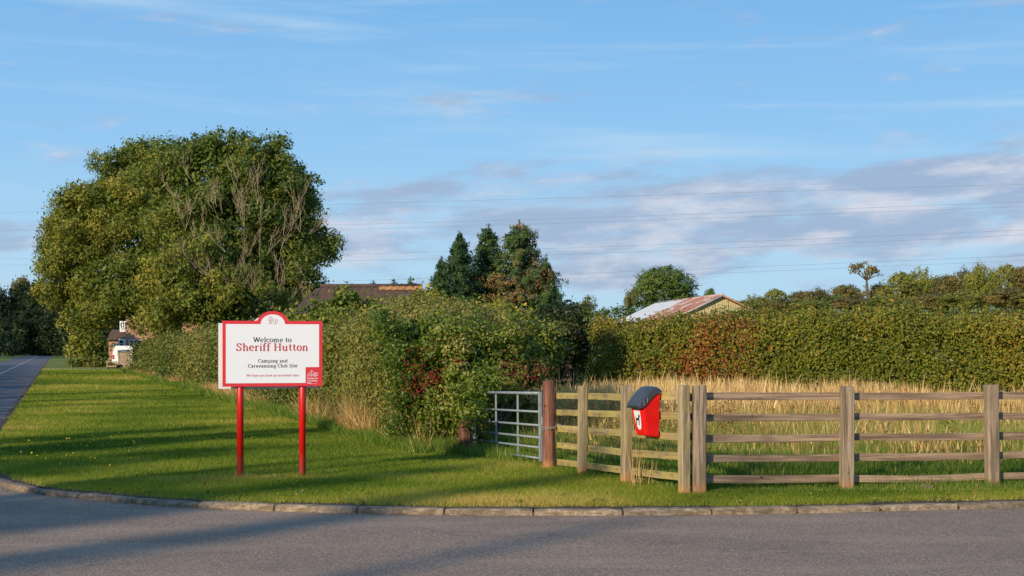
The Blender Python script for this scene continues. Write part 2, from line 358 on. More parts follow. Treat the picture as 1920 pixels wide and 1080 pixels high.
def leaf_quads(P, size, aspect=.55, bias=None, biasw=0, N=None, nw=1.3):
    """a small rhombic leaf at every point; N is the side of the plant it grows on"""
    n = len(P); a = unit(n)
    if N is not None:
        l = np.linalg.norm(N, axis=1, keepdims=True); N = np.where(l > 1e-6, N/np.maximum(l, 1e-6), 0); nn = N*nw+unit(n); nn /= np.linalg.norm(nn, axis=1, keepdims=True)+1e-9
        if bias is not None: a = a+np.asarray(bias)*biasw
        a = a-nn*(a*nn).sum(1, keepdims=True); a /= np.linalg.norm(a, axis=1, keepdims=True)+1e-9; b = np.cross(nn, a); s = (np.asarray(size)*rng.uniform(.6, 1.35, n))[:, None]*.5
        V = np.stack([P-a*s, P+b*s*aspect-a*s*.1, P+a*s, P-b*s*aspect-a*s*.1], 1).reshape(-1, 3)
        return V, np.arange(4*n).reshape(n, 4)
    if bias is not None: a = a+np.asarray(bias)*biasw; a /= np.linalg.norm(a, axis=1, keepdims=True)
    b = np.cross(a, unit(n)); b /= np.linalg.norm(b, axis=1, keepdims=True)+1e-9
    s = (np.asarray(size)*rng.uniform(.6, 1.35, n))[:, None]*.5
    V = np.stack([P-a*s, P+b*s*aspect-a*s*.1, P+a*s, P-b*s*aspect-a*s*.1], 1).reshape(-1, 3)
    return V, np.arange(4*n).reshape(n, 4)
class Leaves:
    def __init__(s): s.P = []; s.T = []; s.S = []; s.N = []
    def add(s, P, tint, size, N=None):
        s.P.append(P); s.N.append(np.zeros((len(P), 3)) if N is None else N); s.T.append(np.broadcast_to(tint, (len(P),)).astype(float)); s.S.append(np.broadcast_to(size, (len(P),)).astype(float))
    def mesh(s, name, aspect=.55, bias=None, biasw=0, jitter=.12):
        P = np.concatenate(s.P); T = np.concatenate(s.T); Z = np.concatenate(s.S)
        V, F = leaf_quads(P, Z, aspect, bias, biasw, np.concatenate(s.N))
        return np_mesh(name, V, F, np.clip(T+rng.normal(0, jitter, len(T)), 0, 1))
class Noise:
    def __init__(s, seed, freqs=(.35, .8, 1.9, 4.1)):
        g = np.random.default_rng(seed); s.k = [(f*g.normal(size=(5, 3)), g.uniform(0, 6.28, 5)) for f in freqs]
    def __call__(s, P):
        out = 0; w = 1; tot = 0
        for K, ph in s.k:
            out = out+w*np.sin(P@K.T+ph).mean(1)*1.6; tot += w; w *= .62
        return out/tot
def copy_thing(root, label, loc, rz=0, scale=1, kids=None):
    r = root.copy(); COL.objects.link(r); r.location = loc; r.rotation_euler = (0, 0, rz); r.scale = scale if hasattr(scale, '__len__') else (scale,)*3; r['label'] = label
    for ch in (kids if kids is not None else list(root.children)):
        c = ch.copy(); COL.objects.link(c); c.parent = r
    return r

# ---------------------------------------------------------------- ground and roads
F50 = 2667.0
def road_edge(Y): return -10.5-0.319*(Y-29.25)
KN = np.array([(-8.95, 24.4), (-8.3, 22.3), (-7.5, 20.0), (-6.56, 18.18), (-5.72, 17.12), (-4.87, 16.48), (-4.05, 15.92), (-3.26, 15.56), (-2.43, 15.31), (-1.55, 15.12), (-.63, 14.99), (.30, 14.94), (1.24, 14.94), (2.17, 15.0), (3.12, 15.15), (4.05, 15.34), (5.64, 15.72), (8, 16.4), (12, 17.9), (20, 21.5)])*.980; KN[:2] /= .980
def kerb_curve():
    out = []
    for i in range(len(KN)-1):
        p0, p1, p2, p3 = KN[max(i-1, 0)], KN[i], KN[i+1], KN[min(i+2, len(KN)-1)]
        for t in np.linspace(0, 1, 12, endpoint=False):
            out.append(.5*((2*p1)+(-p0+p2)*t+(2*p0-5*p1+4*p2-p3)*t*t+(-p0+3*p1-3*p2+p3)*t**3))
    out.append(KN[-1]); return np.array(out)
KC = kerb_curve()
KT = np.gradient(KC, axis=0); KT /= np.linalg.norm(KT, axis=1, keepdims=True); KNRM = np.stack([-KT[:, 1], KT[:, 0]], 1)   # points to the lawn side
KD = np.concatenate([[0], np.cumsum(np.linalg.norm(np.diff(KC, axis=0), axis=1))])
def kerb_at(d, off=0):
    x = np.interp(d, KD, KC[:, 0]); y = np.interp(d, KD, KC[:, 1]); nx = np.interp(d, KD, KNRM[:, 0]); ny = np.interp(d, KD, KNRM[:, 1])
    return x+nx*off, y+ny*off
def kerb_y(x): return np.interp(x, KC[:, 0]+KNRM[:, 0]*.12, KC[:, 1]+KNRM[:, 1]*.12)
LZ = .10
def terrain(x, y):
    """gently rising pasture beyond the field hedge on the right"""
    x = np.asarray(x, float); y = np.asarray(y, float)
    s = np.clip((y-48)/120, 0, 1); s = s*s*(3-2*s)
    r = np.clip((x/np.maximum(y, 1)+.10)/.2, 0, 1); r = r*r*(3-2*r)
    far = np.clip((y-230)/500, 0, 1)
    return LZ+s*r*(5.0+1.0*np.clip(x/60, 0, 1.5))+far*r*4+.0*x
# base sheet out to the horizon, under everything
gx = np.array([-3000, -1200, -500, -250, 0, 250, 500, 1200, 3000.]); gy = np.array([-1500, -400, -100, 0, 200, 600, 1500, 4000.])
sheet('ground', [[(x, y, -.06) for x in gx] for y in gy], M['field'])
# foreground access road
sheet('access_road', [[(x, y, .040) for x in np.linspace(-14, 60, 60)] for y in np.linspace(-25, 25, 40)], M['tarmac'])
# lane to the left, running away
ys = np.concatenate([np.linspace(-25, 130, 60), np.linspace(140, 330, 20)])
bend = lambda Y: max(0, Y-300)*.3
sheet('lane', [[(road_edge(Y)+bend(Y)-w, Y, .044) for w in (0, 1.3, 2.6, 3.9, 5.2)] for Y in ys], M['road'])
lm = []
for Y in np.arange(26, 300, 6):
    lm.append(Y)
mbl = MB()
for Y in lm:
    a, b = road_edge(Y)-2.55, road_edge(Y+4)-2.55
    mbl.add([(a-.06, Y, .049), (a+.06, Y, .049), (b+.06, Y+4, .049), (b-.06, Y+4, .049)], [(0, 1, 2, 3)])
o = mbl.build('centre_line', M['marking']); o['kind'] = 'structure'
# verge lawn: near part follows the kerb, far part follows the lane
xs = np.concatenate([np.linspace(-8.23, 6, 80), np.linspace(6.3, 20, 25), [30, 60]])
def ky(x): return float(kerb_y(x)) if x < 19.5 else 21.5+(x-20)*.6
near = []
for t in np.linspace(0, 1, 6):
    near.append([(x, ky(x)*(1-t)+max(24.0, ky(x)+.1)*t, LZ) for x in xs])
sheet('lawn', near, M['lawn'])
ys = np.concatenate([np.linspace(22.15, 60, 16), np.linspace(65, 330, 40)])
def hedge_line(Y): return -.94-.338*(Y-22.7)
sheet('verge', [[(road_edge(Y)+(hedge_line(Y)+1.5-road_edge(Y))*t, Y, LZ-.004) for t in np.linspace(0, 1, 8)] for Y in ys], M['lawn'])
sheet('verge_edge', [[(road_edge(Y)+.02*math.sin(Y*3), Y, LZ-.004), (road_edge(Y)-.16-.05*math.sin(Y*2.3), Y, .048)] for Y in np.linspace(22, 330, 400)], M['soil'])
sheet('far_verge', [[(road_edge(Y)-5.2, Y, .043), (road_edge(Y)-5.6, Y, .12), (road_edge(Y)-9, Y, .16), (road_edge(Y)-60, Y, .2)] for Y in np.linspace(-25, 330, 60)], M['lawn'])
xr = np.concatenate([np.linspace(-60, 60, 50), np.linspace(70, 500, 20)]); yr = np.concatenate([np.linspace(22, 60, 14), np.linspace(66, 240, 36), np.linspace(260, 900, 12)])
FP = np.array([[(max(x, hedge_line(y)+1.2) if x < 0 else x, y, 0) for x in xr] for y in yr])
FP[..., 2] = terrain(FP[..., 0], FP[..., 1])-.012
sheet('field', FP, M['hillfield'])
# near paddock of rough grass behind the rails
sheet('paddock', [[(x, y, LZ+.004) for x in np.linspace(-2.2, 20, 30)] for y in np.linspace(24.0, 48, 20)], M['field'])
# narrow strip of bare soil behind the kerb
ds = np.linspace(.3, KD[-1]-.5, 260)
w_ = .18+.10*np.sin(ds*2.1)+.06*np.sin(ds*5.3+1)+.04*np.sin(ds*13)
P0 = np.stack(kerb_at(ds, .115), 1); P1 = np.stack([kerb_at(d, .125+w)[0] for d, w in zip(ds, w_)]); P2 = np.stack([kerb_at(d, .125+w)[1] for d, w in zip(ds, w_)])
sheet('soil_strip', [[(P0[i, 0], P0[i, 1], LZ+.004), (P1[i], P2[i], LZ+.004)] for i in range(len(ds))], M['soil'])
# gritty channel against the kerb
# ---- kerb: single stones laid end to end
kerb = empty('kerb', (0, 0, 0), kind='structure')
d = .88; i = 0
while d+.925 < KD[-1]:
    mb = MB(); n = 6; prof = []
    jit = rng.normal(0, .004, 2)
    for k in range(n+1):
        dd = d+.004+(.915-.008)*k/n
        e = .006 if k in (0, n) else 0
        top = LZ+.006+jit[0]+rng.normal(0, .0015)
        (x0, y0), (x1, y1), (x2, y2) = kerb_at(dd, 0+jit[1]+e), kerb_at(dd, .022+jit[1]+e+rng.normal(0, .002)), kerb_at(dd, .125)
        prof.append([(x0, y0, -.03), (x0, y0, top-.032-e), (x1, y1, top-.002-e), (x2, y2, top-e), (x2, y2, -.03)])
    V = [p for r in prof for p in r]; Fs = []
    for k in range(n):
        for j in range(4): Fs.append((k*5+j, (k+1)*5+j, (k+1)*5+j+1, k*5+j+1))
    Fs += [(0, 1, 2, 3, 4), tuple(n*5+j for j in (4, 3, 2, 1, 0))]
    mb.add(V, Fs); mb.build('kerb_stone', M['kerb'], kerb)
    d += .925; i += 1
# kerb bedding so the joints read dark
bed = [[(kerb_at(dd, .01)[0], kerb_at(dd, .01)[1], -.02), (kerb_at(dd, .012)[0], kerb_at(dd, .012)[1], LZ-.03), (kerb_at(dd, .11)[0], kerb_at(dd, .11)[1], LZ-.02)] for dd in np.linspace(.88, d, 200)]
sheet('mortar_bed', bed, M['soil'], None, kerb)
# driveway to the cottage
sheet('driveway', [[(road_edge(Y)+.1+(-26.5-road_edge(Y))*t, Y, LZ+.006) for t in np.linspace(0, 1, 6)] for Y in (105.5, 108, 111)], M['drive'])

# ---------------------------------------------------------------- grass
def blades(n, X, Y, Z, h, w, tint, lean=.35):
    """one narrow triangle per blade"""
    a = rng.uniform(0, 2*math.pi, n); dx, dy = np.cos(a)*w/2, np.sin(a)*w/2
    l = rng.normal(0, lean, (n, 2))*h[:, None]
    V = np.stack([np.stack([X-dx, Y-dy, Z], 1), np.stack([X+dx, Y+dy, Z], 1), np.stack([X+l[:, 0], Y+l[:, 1], Z+h], 1)], 1).reshape(-1, 3)
    return V, np.arange(3*n).reshape(n, 3), tint
nz = Noise(3, (.5, 1.3, 3.1, 7)); nz2 = Noise(5, (.3, .9, 2.2))
def soil_w(x, y): return (y-kerb_y(x))
def fence_front(X):           # ground line of the two rail fences
    return np.where(X < 1.97, 19.7-(X-.5)*2.32, 16.25+(X-1.97)*.035)
def in_lawn(X, Y):
    return (Y > kerb_y(X)+.02) & (X > road_edge(Y)+.05) & ((X < hedge_line(Y)+.9) | (Y < 22.7)) & ~((X > 1.95) & (Y > fence_front(X)+.08)) & ~((X > .5) & (X < 1.98) & (Y > 19.9-(X-.5)*2.35+.1)) & ~((X > -.7) & (Y > 22))
def lawn_grass():
    n = 1600000; u = rng.uniform(0, 1, n)
    Y = 14.9*(105/14.9)**(u**1.3); X = rng.uniform(-.375, .375, n)*Y
    k = in_lawn(X, Y); X, Y = X[k], Y[k]
    s = soil_w(X, Y); keep = rng.uniform(0, 1, len(X)) < np.clip(s/.40-.02+.5*(nz(np.stack([X, Y, 0*X], 1)*3)), 0, 1); X, Y = X[keep], Y[keep]
    n = min(len(X), 440000); X, Y = X[:n], Y[:n]; P = np.stack([X, Y, 0*X], 1)
    a = nz(P*np.array([.8, 1.4, 1])); b = nz2(P+40)
    edge = np.clip(1-(soil_w(X, Y))/1.6, 0, 1)
    sgn_band = np.exp(-((Y-18.15-.12*(X+3))/.28)**2)*np.exp(-((X+2.6)/2.0)**2)
    tint = .36+.42*a+.34*b+.20*edge**2+.30*sgn_band+rng.normal(0, .14, n)
    tint += (rng.uniform(0, 1, n) < .05)*.35
    h = (.030+.022*np.clip(b+.4, 0, 1)+.018*np.clip(a, 0, 1))*rng.uniform(.5, 1.5, n)
    h *= 1+1.1*np.exp(-((np.hypot(X+3.47, Y-18.15))/.12)**2)+1.1*np.exp(-((np.hypot(X+2.7, Y-18.35))/.12)**2)
    w = .0055*(Y/15)**1.0*rng.uniform(.7, 1.5, n)
    V, F, t = blades(n, X, Y, np.full(n, LZ), h*(1+.012*(Y-15)), w, np.clip(tint, 0, 1), .55)
    return tag(link('lawn_grass', np_mesh('lawn_grass', V, F, t), M['grass_lawn']), 'short mown green grass on the corner verge', 'grass', kind='stuff')
lawn_grass()
def tall_grass():
    n = 200000; X = rng.uniform(-.6, 8.6, n); f = np.maximum(fence_front(X), 15.9)
    dd = rng.uniform(0, 1, n)**1.5*11.0; Y = f-.05+dd
    k = (X < Y*.385) & ((X > .55) | (Y > 20.4+(.5-X)*3.2)); X, Y, dd = X[k], Y[k], dd[k]; n = len(X)
    P = np.stack([X, Y, 0*X], 1); a = nz(P*1.5); 
    h = (.05+.27*np.clip((dd-.10)/1.0, 0, 1)*(.7+.5*a))*rng.uniform(.5, 1.35, n); h = np.maximum(h, .03)
    tint = .40+.28*a+rng.normal(0, .24, n)+.32*np.clip((dd-3)/6, 0, 1)
    V, F, t = blades(n, X, Y, np.full(n, LZ), h, .009*(Y/16)*rng.uniform(.6, 1.5, n), np.clip(tint, 0, 1), .32)
    tag(link('tall_grass', np_mesh('tall_grass', V, F, t), M['grass_tall']), 'uncut green grass growing up behind the wooden rails', 'grass', kind='stuff')
    # dry straw further back
    n = 150000; Y = 19+20.5*rng.uniform(0, 1, n)**.8; X = rng.uniform(-.0, 1, n)*(Y*.385-.4)+.3; k = ((X > 1.97) | (Y > 19.7-(X-.5)*2.32+.5)); X, Y = X[k], Y[k]; n = len(X)
    P = np.stack([X, Y, 0*X], 1); a = nz2(P*.9); b = nz(P*1.2)
    k = rng.uniform(0, 1, n) < (.55+.45*b)*np.clip((Y-15)/9, .10, 1)**1.2; X, Y, a, b, P = X[k], Y[k], a[k], b[k], P[k]; n = len(X)
    tall = rng.uniform(0, 1, n)
    h = (.56+.26*a+.20*b)*rng.uniform(.4, 1.25, n)*np.clip((Y-14)/14, .45, 1)+(tall > .975)*rng.uniform(0, .45, n)
    tint = .60+.25*a+rng.normal(0, .24, n)-.35*(rng.uniform(0, 1, n) < .25)-.22*np.clip((29-Y)/9, 0, 1)
    V, F, t = blades(n, X, Y, np.full(n, LZ), h, .010*(Y/26)*rng.uniform(.6, 1.7, n), np.clip(tint, 0, 1), .20)
    V2, F2, t2 = blades(n//2, X[::2][:n//2]+.05, Y[::2][:n//2], LZ+h[::2][:n//2]*.62, h[::2][:n//2]*.45, np.full(n//2, .03), np.clip(t[::2][:n//2]+.1, 0, 1), .2)
    V = np.concatenate([V, V2]); F = np.concatenate([F, F2+len(V)-len(V2)]); t = np.concatenate([t, t2])
    tag(link('straw_grass', np_mesh('straw_grass', V, F, t), M['straw']), 'tall dry golden grass filling the paddock before the far hedge', 'grass', kind='stuff')
    # green sedge patch in the straw on the right and fresh growth among the straw
    n = 70000; Y = rng.uniform(20.5, 36, n); X = rng.uniform(0, 1, n)*Y*.385; P = np.stack([X, Y, 0*X], 1)
    k = ((nz2(P*.8+9)+rng.normal(0, .15, n) > .02) | (X > Y*.30)) & ((X > 1.97) | (Y > 19.7-(X-.5)*2.32+.5)); X, Y = X[k], Y[k]; n = len(X)
    V, F, t = blades(n, X, Y, np.full(n, LZ), rng.uniform(.2, .62, n), .011*(Y/26)*rng.uniform(.6, 1.5, n), np.clip(rng.normal(.65, .18, n), 0, 1), .3)
    tag(link('paddock_grass', np_mesh('paddock_grass', V, F, t), M['grass_tall']), 'yellow green grass patches among the dry golden stalks', 'grass', kind='stuff')
tall_grass()
def base_tufts():
    """dry tangled growth along the foot of the roadside hedge"""
    Vs, Fs, Ts = [], [], []; o = 0
    for (n, off0, off1, hh, mn, sd_, mtl) in ((40000, -.35, .6, .34, .42, .26, 0),):
        u = rng.uniform(0, 1, n); Y = 22.0*(95/22.0)**u
        X = hedge_line(Y)+rng.uniform(off0, off1, n)-.25; P = np.stack([X, Y, 0*X], 1); a = nz(P*.9)
        k = (a+rng.normal(0, .15, n) > .10) & ~((Y < 24.5) & (X > -1.3)); X, Y, a = X[k], Y[k], a[k]; m = len(X)
        h = hh*rng.uniform(.3, 1.2, m)*(1+.5*a)*(1+(Y < 34)*rng.uniform(.1, 1.3, m))
        V, F, t = blades(m, X, Y, np.full(m, LZ), h, .010*(Y/22)*rng.uniform(.6, 1.6, m), np.clip(mn+.25*a+rng.normal(0, sd_, m), 0, 1), .45)
        tag(link('dry_grass', np_mesh('dry_grass', V, F, t), M['straw']), 'dry tan grass tangled along the foot of the roadside hedge', 'grass', kind='stuff')
    n = 52000; u = rng.uniform(0, 1, n); Y = 22.0*(95/22.0)**u; X = hedge_line(Y)+rng.uniform(-.75, .3, n)-.1; a = nz(np.stack([X, Y, 0*X], 1)*1.2+5)
    k = ~((Y < 23.6) & (X > -.75)); X, Y, a = X[k], Y[k], a[k]; n = len(X)
    V, F, t = blades(n, X, Y, np.full(n, LZ), (.16+.14*a)*rng.uniform(.4, 1.6, n)+.05, .011*(Y/22)*rng.uniform(.6, 1.6, n), np.clip(.5+.25*a+rng.normal(0, .16, n), 0, 1), .45)
    tag(link('rough_grass', np_mesh('rough_grass', V, F, t), M['grass_tall']), 'rough green grass edging the mown verge below the hedge', 'grass', kind='stuff')
    n = 9000; X = rng.uniform(-1.5, 1.0, n); Y = 22.1-(X+.7)*1.55+rng.uniform(-.35, 1.2, n); k = in_lawn(X, Y+.0) | True
    V, F, t = blades(n, X, Y, np.full(n, LZ), rng.uniform(.05, .24, n), .010*rng.uniform(.6, 1.6, n), np.clip(rng.normal(.5, .18, n), 0, 1), .45)
    tag(link('gateway_grass', np_mesh('gateway_grass', V, F, t), M['grass_tall']), 'longer grass growing under the metal field gate', 'grass', kind='stuff')
base_tufts()

# ---------------------------------------------------------------- foliage builders
def clumps_on(lobes, n, rc, per, lv, size, shell=.72, tb=.45, tv=.18, zmin=None, droop=0, tnoise=None):
    """leaf clumps spread through the outer part of a set of ellipsoid lobes"""
    vol = np.array([l[1][0]*l[1][1]+l[1][0]*l[1][2] for l in lobes]); cnt = rng.multinomial(n, vol/vol.sum())
    for (c, r), k in zip(lobes, cnt):
        dv = unit(k); rad = shell+(1.04-shell)*rng.uniform(0, 1, k)**.6
        C = np.array(c)+dv*np.array(r)*rad[:, None]
        if zmin is not None: C = C[C[:, 2] > zmin]
        m = len(C); ct = tb+rng.normal(0, tv, m)
        if tnoise is not None: ct = ct+tnoise(C)*.5
        q = rng.normal(0, 1, (m, per, 3))*rc*rng.uniform(.6, 1.3, (m, 1, 1)); q[..., 2] *= .8; q[..., 2] -= droop*np.abs(q[..., 0])
        out = (C-np.array(c))/np.array(r); out /= np.linalg.norm(out, axis=1, keepdims=True)+1e-9
        lv.add((C[:, None]+q).reshape(-1, 3), np.repeat(ct, per), size, (out[:, None]*.8+q/rc*.45).reshape(-1, 3))
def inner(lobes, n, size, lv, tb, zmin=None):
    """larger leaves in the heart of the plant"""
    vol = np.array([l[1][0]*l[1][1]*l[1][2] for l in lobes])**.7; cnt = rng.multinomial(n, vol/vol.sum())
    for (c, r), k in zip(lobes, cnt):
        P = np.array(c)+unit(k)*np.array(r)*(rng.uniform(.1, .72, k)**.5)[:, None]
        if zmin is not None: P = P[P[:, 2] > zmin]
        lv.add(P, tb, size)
def limbs(mb, base, targets, r0, split=.45, n=6):
    base = Vector(base)
    for t in targets:
        t = Vector(t); mid = base.lerp(t, .5)+Vector((rng.normal(0, .3), rng.normal(0, .3), abs((t-base).length)*.12))
        mb.tube([base, base.lerp(mid, .5), mid, t], [r0, r0*.8, r0*.55, r0*.2], n)
def bare_branch(mb, p, d, L, r, depth, up=.35, kids=4, spread=.5):
    """one dead bough with upswept twigs"""
    d = Vector(d).normalized(); pts = [Vector(p)]; dd = d.copy()
    seg = 4
    for i in range(seg):
        dd = (dd+Vector((rng.normal(0, .13), rng.normal(0, .13), up*.3+rng.normal(0, .08)))).normalized(); pts.append(pts[-1]+dd*L/seg)
    mb.tube(pts, [r*(1-.75*i/seg) for i in range(seg+1)], 3, caps=False)
    if depth > 0:
        for k in range(kids):
            i = rng.integers(1, seg+1); q = pts[i-1].lerp(pts[i], rng.uniform(0, 1)); side = Vector(unit(1)[0])
            nd = (dd*.9+side*spread+Vector((0, 0, up))).normalized()
            bare_branch(mb, q, nd, L*rng.uniform(.4, .7), r*.6, depth-1, up, kids, spread)

# ---- the two big ash trees beyond the cottage garden hedge
def px(x, y, Z): return ((x-960)*Z/F50, Z, 1.78+(650-y)*Z/F50)
def big_ash(name, label, lobes_px, Z, ncl, per, tb, zmin, base_px, seed, matl='ash'):
    base = Vector(px(base_px[0], 650, Z)); base.z = LZ
    root = empty(name, base, label=label, cat='tree', group='large ash trees behind the roadside hedge')
    lobes = []
    for (x, y, rx, ry, dz) in lobes_px:
        c = px(x, y, Z+dz); s = Z/F50; lobes.append(((c[0]-base.x, c[1]-base.y, c[2]-base.z), (rx*s, max(rx, ry)*s*.75, ry*s)))
    lv = Leaves(); tn = Noise(seed, (.3, .7, 1.5)); sub = []
    for (lc, lr) in lobes:
        for k in range(int(3+lr[0]*lr[2]*2.6)):
            dv = unit(1)[0]; q = np.array(lc)+dv*np.array(lr)*rng.uniform(.72, 1.0); s_ = rng.uniform(.42, 1.0)
            if q[1] < 1.5 or abs(dv[2]) > .5: sub.append((tuple(q), (s_, s_, s_*rng.uniform(.7, 1.1))))
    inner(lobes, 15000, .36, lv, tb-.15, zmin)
    clumps_on(sub, ncl, .20, per, lv, .20, .60, tb, .14, zmin=zmin, droop=.25, tnoise=tn)
    # sprays that break the outline
    clumps_on(sub, ncl//6, .17, per//2, lv, .19, 1.05, tb+.05, .12, zmin=zmin, droop=.4)
    link('crown', lv.mesh(name+'_crown', .42, (0, 0, -1), .45), M[matl], root)
    mb = MB(); top = max(l[0][2] for l in lobes)
    mb.tube([(0, 0, -.1), (.1, 0, 1), (0, 0, 2.6)], [.55, .42, .38], 9); mb.build('trunk', M['bark'], root)
    for l in lobes[:9]:
        mb = MB(); limbs(mb, (0, 0, 2.3), [l[0]], .20); mb.build('limb', M['bark'], root)
    return root, lobes
la = [(240, 330, 62, 62, 3), (175, 420, 85, 80, 0), (250, 430, 105, 110, 0), (300, 360, 80, 90, 2), (140, 500, 62, 80, -1), (215, 535, 90, 60, -3), (158, 585, 42, 42, -2), (290, 515, 85, 85, -2), (120, 460, 40, 50, 0), (265, 295, 35, 40, 3), (185, 388, 62, 52, 1), (215, 345, 52, 48, 2), (255, 285, 38, 34, 3), (235, 570, 45, 22, -4), (130, 555, 40, 45, -1), (310, 585, 45, 35, -3)]
lb = [(400, 350, 85, 85, 0), (475, 370, 90, 95, 0), (430, 440, 125, 120, 0), (530, 420, 62, 95, 1), (520, 500, 80, 80, 0), (380, 520, 95, 85, -3), (450, 560, 110, 55, -3), (560, 350, 35, 50, 2), (330, 470, 60, 80, 0), (345, 315, 50, 45, 2), (318, 345, 48, 50, 1), (310, 400, 45, 50, 1), (585, 440, 38, 40, 2), (495, 290, 28, 30, 1), (425, 285, 50, 32, 1), (340, 575, 70, 38, -4), (560, 545, 48, 35, 0), (606, 465, 20, 18, 1)]
ashA, lobesA = big_ash('ash_tree', 'huge leafy ash tree with yellowing leaves nearest the lane, no bare twigs', la, 86, 4200, 26, .50, 1.2, (335, 0), 11)
ashB, lobesB = big_ash('ash_tree', 'huge ash tree full of bare upswept dead twigs above the welcome sign', lb, 76, 4600, 26, .44, 1.2, (440, 0), 12)
def dieback(root, Z, spots, name='dead_bough'):
    for (x, y, dz, L, sx) in spots:
        c = Vector(px(x, y, Z+dz))-root.location; mb = MB()
        for k in range(1 if rng.uniform() < .7 else 2):
            bare_branch(mb, c, (sx+rng.normal(0, .5), -.35, .6), L*rng.uniform(.7, 1.2), .017, 2, .42, 4, .75)
        mb.build(name, M['dead_twig'], root)
sp_ = []
for k in range(72):
    x = 315+275*rng.uniform(0, 1); y = rng.uniform(330, 600); e = 1-((x-450)/185)**2*.6-((y-460)/190)**2*.5
    sp_.append((x, y, -4.6*max(e, .25)-.2, rng.uniform(.8, 1.5), (x-450)/150))
dieback(ashB, 76, sp_)

# ---- hedges
def hedge(name, label, path, width, height, n, per, size, mat, rc=.16, seed=1, tb=.45, lump=.25, shoots=60, shoot_h=.5, red=None, grow=.75, cat='hedge', stems=60, rough=0):
    """clipped or overgrown hedge along a path [(x,y)...]; height may vary along it"""
    path = np.array(path, float); seg = np.linalg.norm(np.diff(path, axis=0), axis=1); cum = np.concatenate([[0], np.cumsum(seg)]); L = cum[-1]
    base = Vector((path[0, 0], path[0, 1], LZ)); root = empty(name, base, label=label, cat=cat)
    nzh = Noise(seed, (.5, 1.2, 2.6)); nzt = Noise(seed+50, (.25, .7, 1.7))
    def place(u, lat, z):
        d = np.clip(u, .01, L-.01); x = np.interp(d, cum, path[:, 0]); y = np.interp(d, cum, path[:, 1])
        x2 = np.interp(np.minimum(d+.3, L), cum, path[:, 0]); y2 = np.interp(np.minimum(d+.3, L), cum, path[:, 1]); x1 = np.interp(np.maximum(d-.3, 0), cum, path[:, 0]); y1 = np.interp(np.maximum(d-.3, 0), cum, path[:, 1])
        tx, ty = x2-x1, y2-y1; q = np.maximum(np.hypot(tx, ty), 1e-6); nx, ny = -ty/q, tx/q
        return np.stack([x+nx*lat-base.x, y+ny*lat-base.y, z], 1)
    ph = np.random.default_rng(seed+5).uniform(0, 6.28, 5)
    nzr = lambda q: (np.sin(q*.55+ph[0])+np.sin(q*1.3+ph[1])*.8+np.sin(q*2.9+ph[2])*.5+np.sin(q*6.1+ph[3])*.3)/2.6
    # sample the distance so that near parts get more leaves
    dist = np.interp(np.linspace(0, L, 400), cum, path[:, 1]); wgt = (1/dist)**1.1; cw = np.cumsum(wgt); cw /= cw[-1]
    u = np.interp(rng.uniform(0, 1, n), cw, np.linspace(0, L, 400))
    H = np.interp(u, *height) if isinstance(height, tuple) else np.full(n, height)
    H = H+rough*nzr(u)
    W = np.interp(u, *width)/2 if isinstance(width, tuple) else np.full(n, width/2)
    face = rng.uniform(0, 1, n); th = np.where(face < .55, rng.uniform(0, 1, n)*H, H)     # sides or top
    sgn = np.where(rng.uniform(0, 1, n) < .78, 1.0, -1.0)
    lat = np.where(face < .55, sgn*W, rng.uniform(-1, 1, n)*W)
    # round the shoulder, then push in and out
    zz = th-np.where(face >= .55, (np.abs(lat)/W)**3*.35*H*.35, 0); lat = lat*np.where(face < .55, 1-.28*(zz/H)**3-.16*(1-zz/H)**2, 1)
    P = place(u, lat, zz); nn = nzh(P+np.array([base.x, base.y, 0]))
    push = lump*nn
    P = place(u, lat+np.sign(lat)*push*.9*(face < .55), zz+push*(face >= .55)*.9+push*.2)
    depth = rng.uniform(0, 1, n)**2*.35; P2 = place(u, (lat+np.sign(lat)*push*.9*(face < .55))*(1-depth*.5), (zz+push*(face >= .55)*.9)*(1-.12*depth))
    C = P2; C[:, 2] = np.maximum(C[:, 2], .05)
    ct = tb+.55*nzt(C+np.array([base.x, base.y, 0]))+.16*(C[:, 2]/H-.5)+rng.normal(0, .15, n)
    if red is not None:
        r = nzt(C*1.1+20)*1.25+rng.normal(0, .16, n)-.45*np.abs(C[:, 2]-H*.35)/H; ct = np.where(r > red, rng.uniform(.85, 1.25, n), np.minimum(ct, .74))
    fac = np.interp(u, [0, L], [path[0, 1], path[-1, 1]]); sc = (fac/fac.min())**grow
    q = rng.normal(0, 1, (n, per, 3))*(rc*sc)[:, None, None]
    g0 = place(u, lat, zz); g1 = place(u, lat+.1*np.sign(lat), zz); nf = (g1-g0)*10; nf = np.where((face < .55)[:, None], nf+np.array([0, 0, .35]), np.array([0, 0, 1.])+nf*(np.abs(lat)/W)[:, None])
    lv = Leaves(); lv.add((C[:, None]+q).reshape(-1, 3), np.repeat(ct, per), np.repeat(size*sc, per), (nf[:, None]+q/rc*.35).reshape(-1, 3))
    ni = n; ui = np.interp(rng.uniform(0, 1, ni), cw, np.linspace(0, L, 400)); Hi = np.interp(ui, *height) if isinstance(height, tuple) else np.full(ni, height)
    si = (np.interp(ui, [0, L], [path[0, 1], path[-1, 1]])/fac.min())**grow
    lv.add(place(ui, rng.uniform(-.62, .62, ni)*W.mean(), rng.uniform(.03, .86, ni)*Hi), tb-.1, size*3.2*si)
    # thin upright shoots above the top
    us = np.interp(rng.uniform(0, 1, shoots), cw, np.linspace(0, L, 400)); Hs = (np.interp(us, *height) if isinstance(height, tuple) else np.full(shoots, height))+rough*nzr(us)
    mb = MB(); B = place(us, rng.uniform(-.35, .35, shoots), Hs-.15)
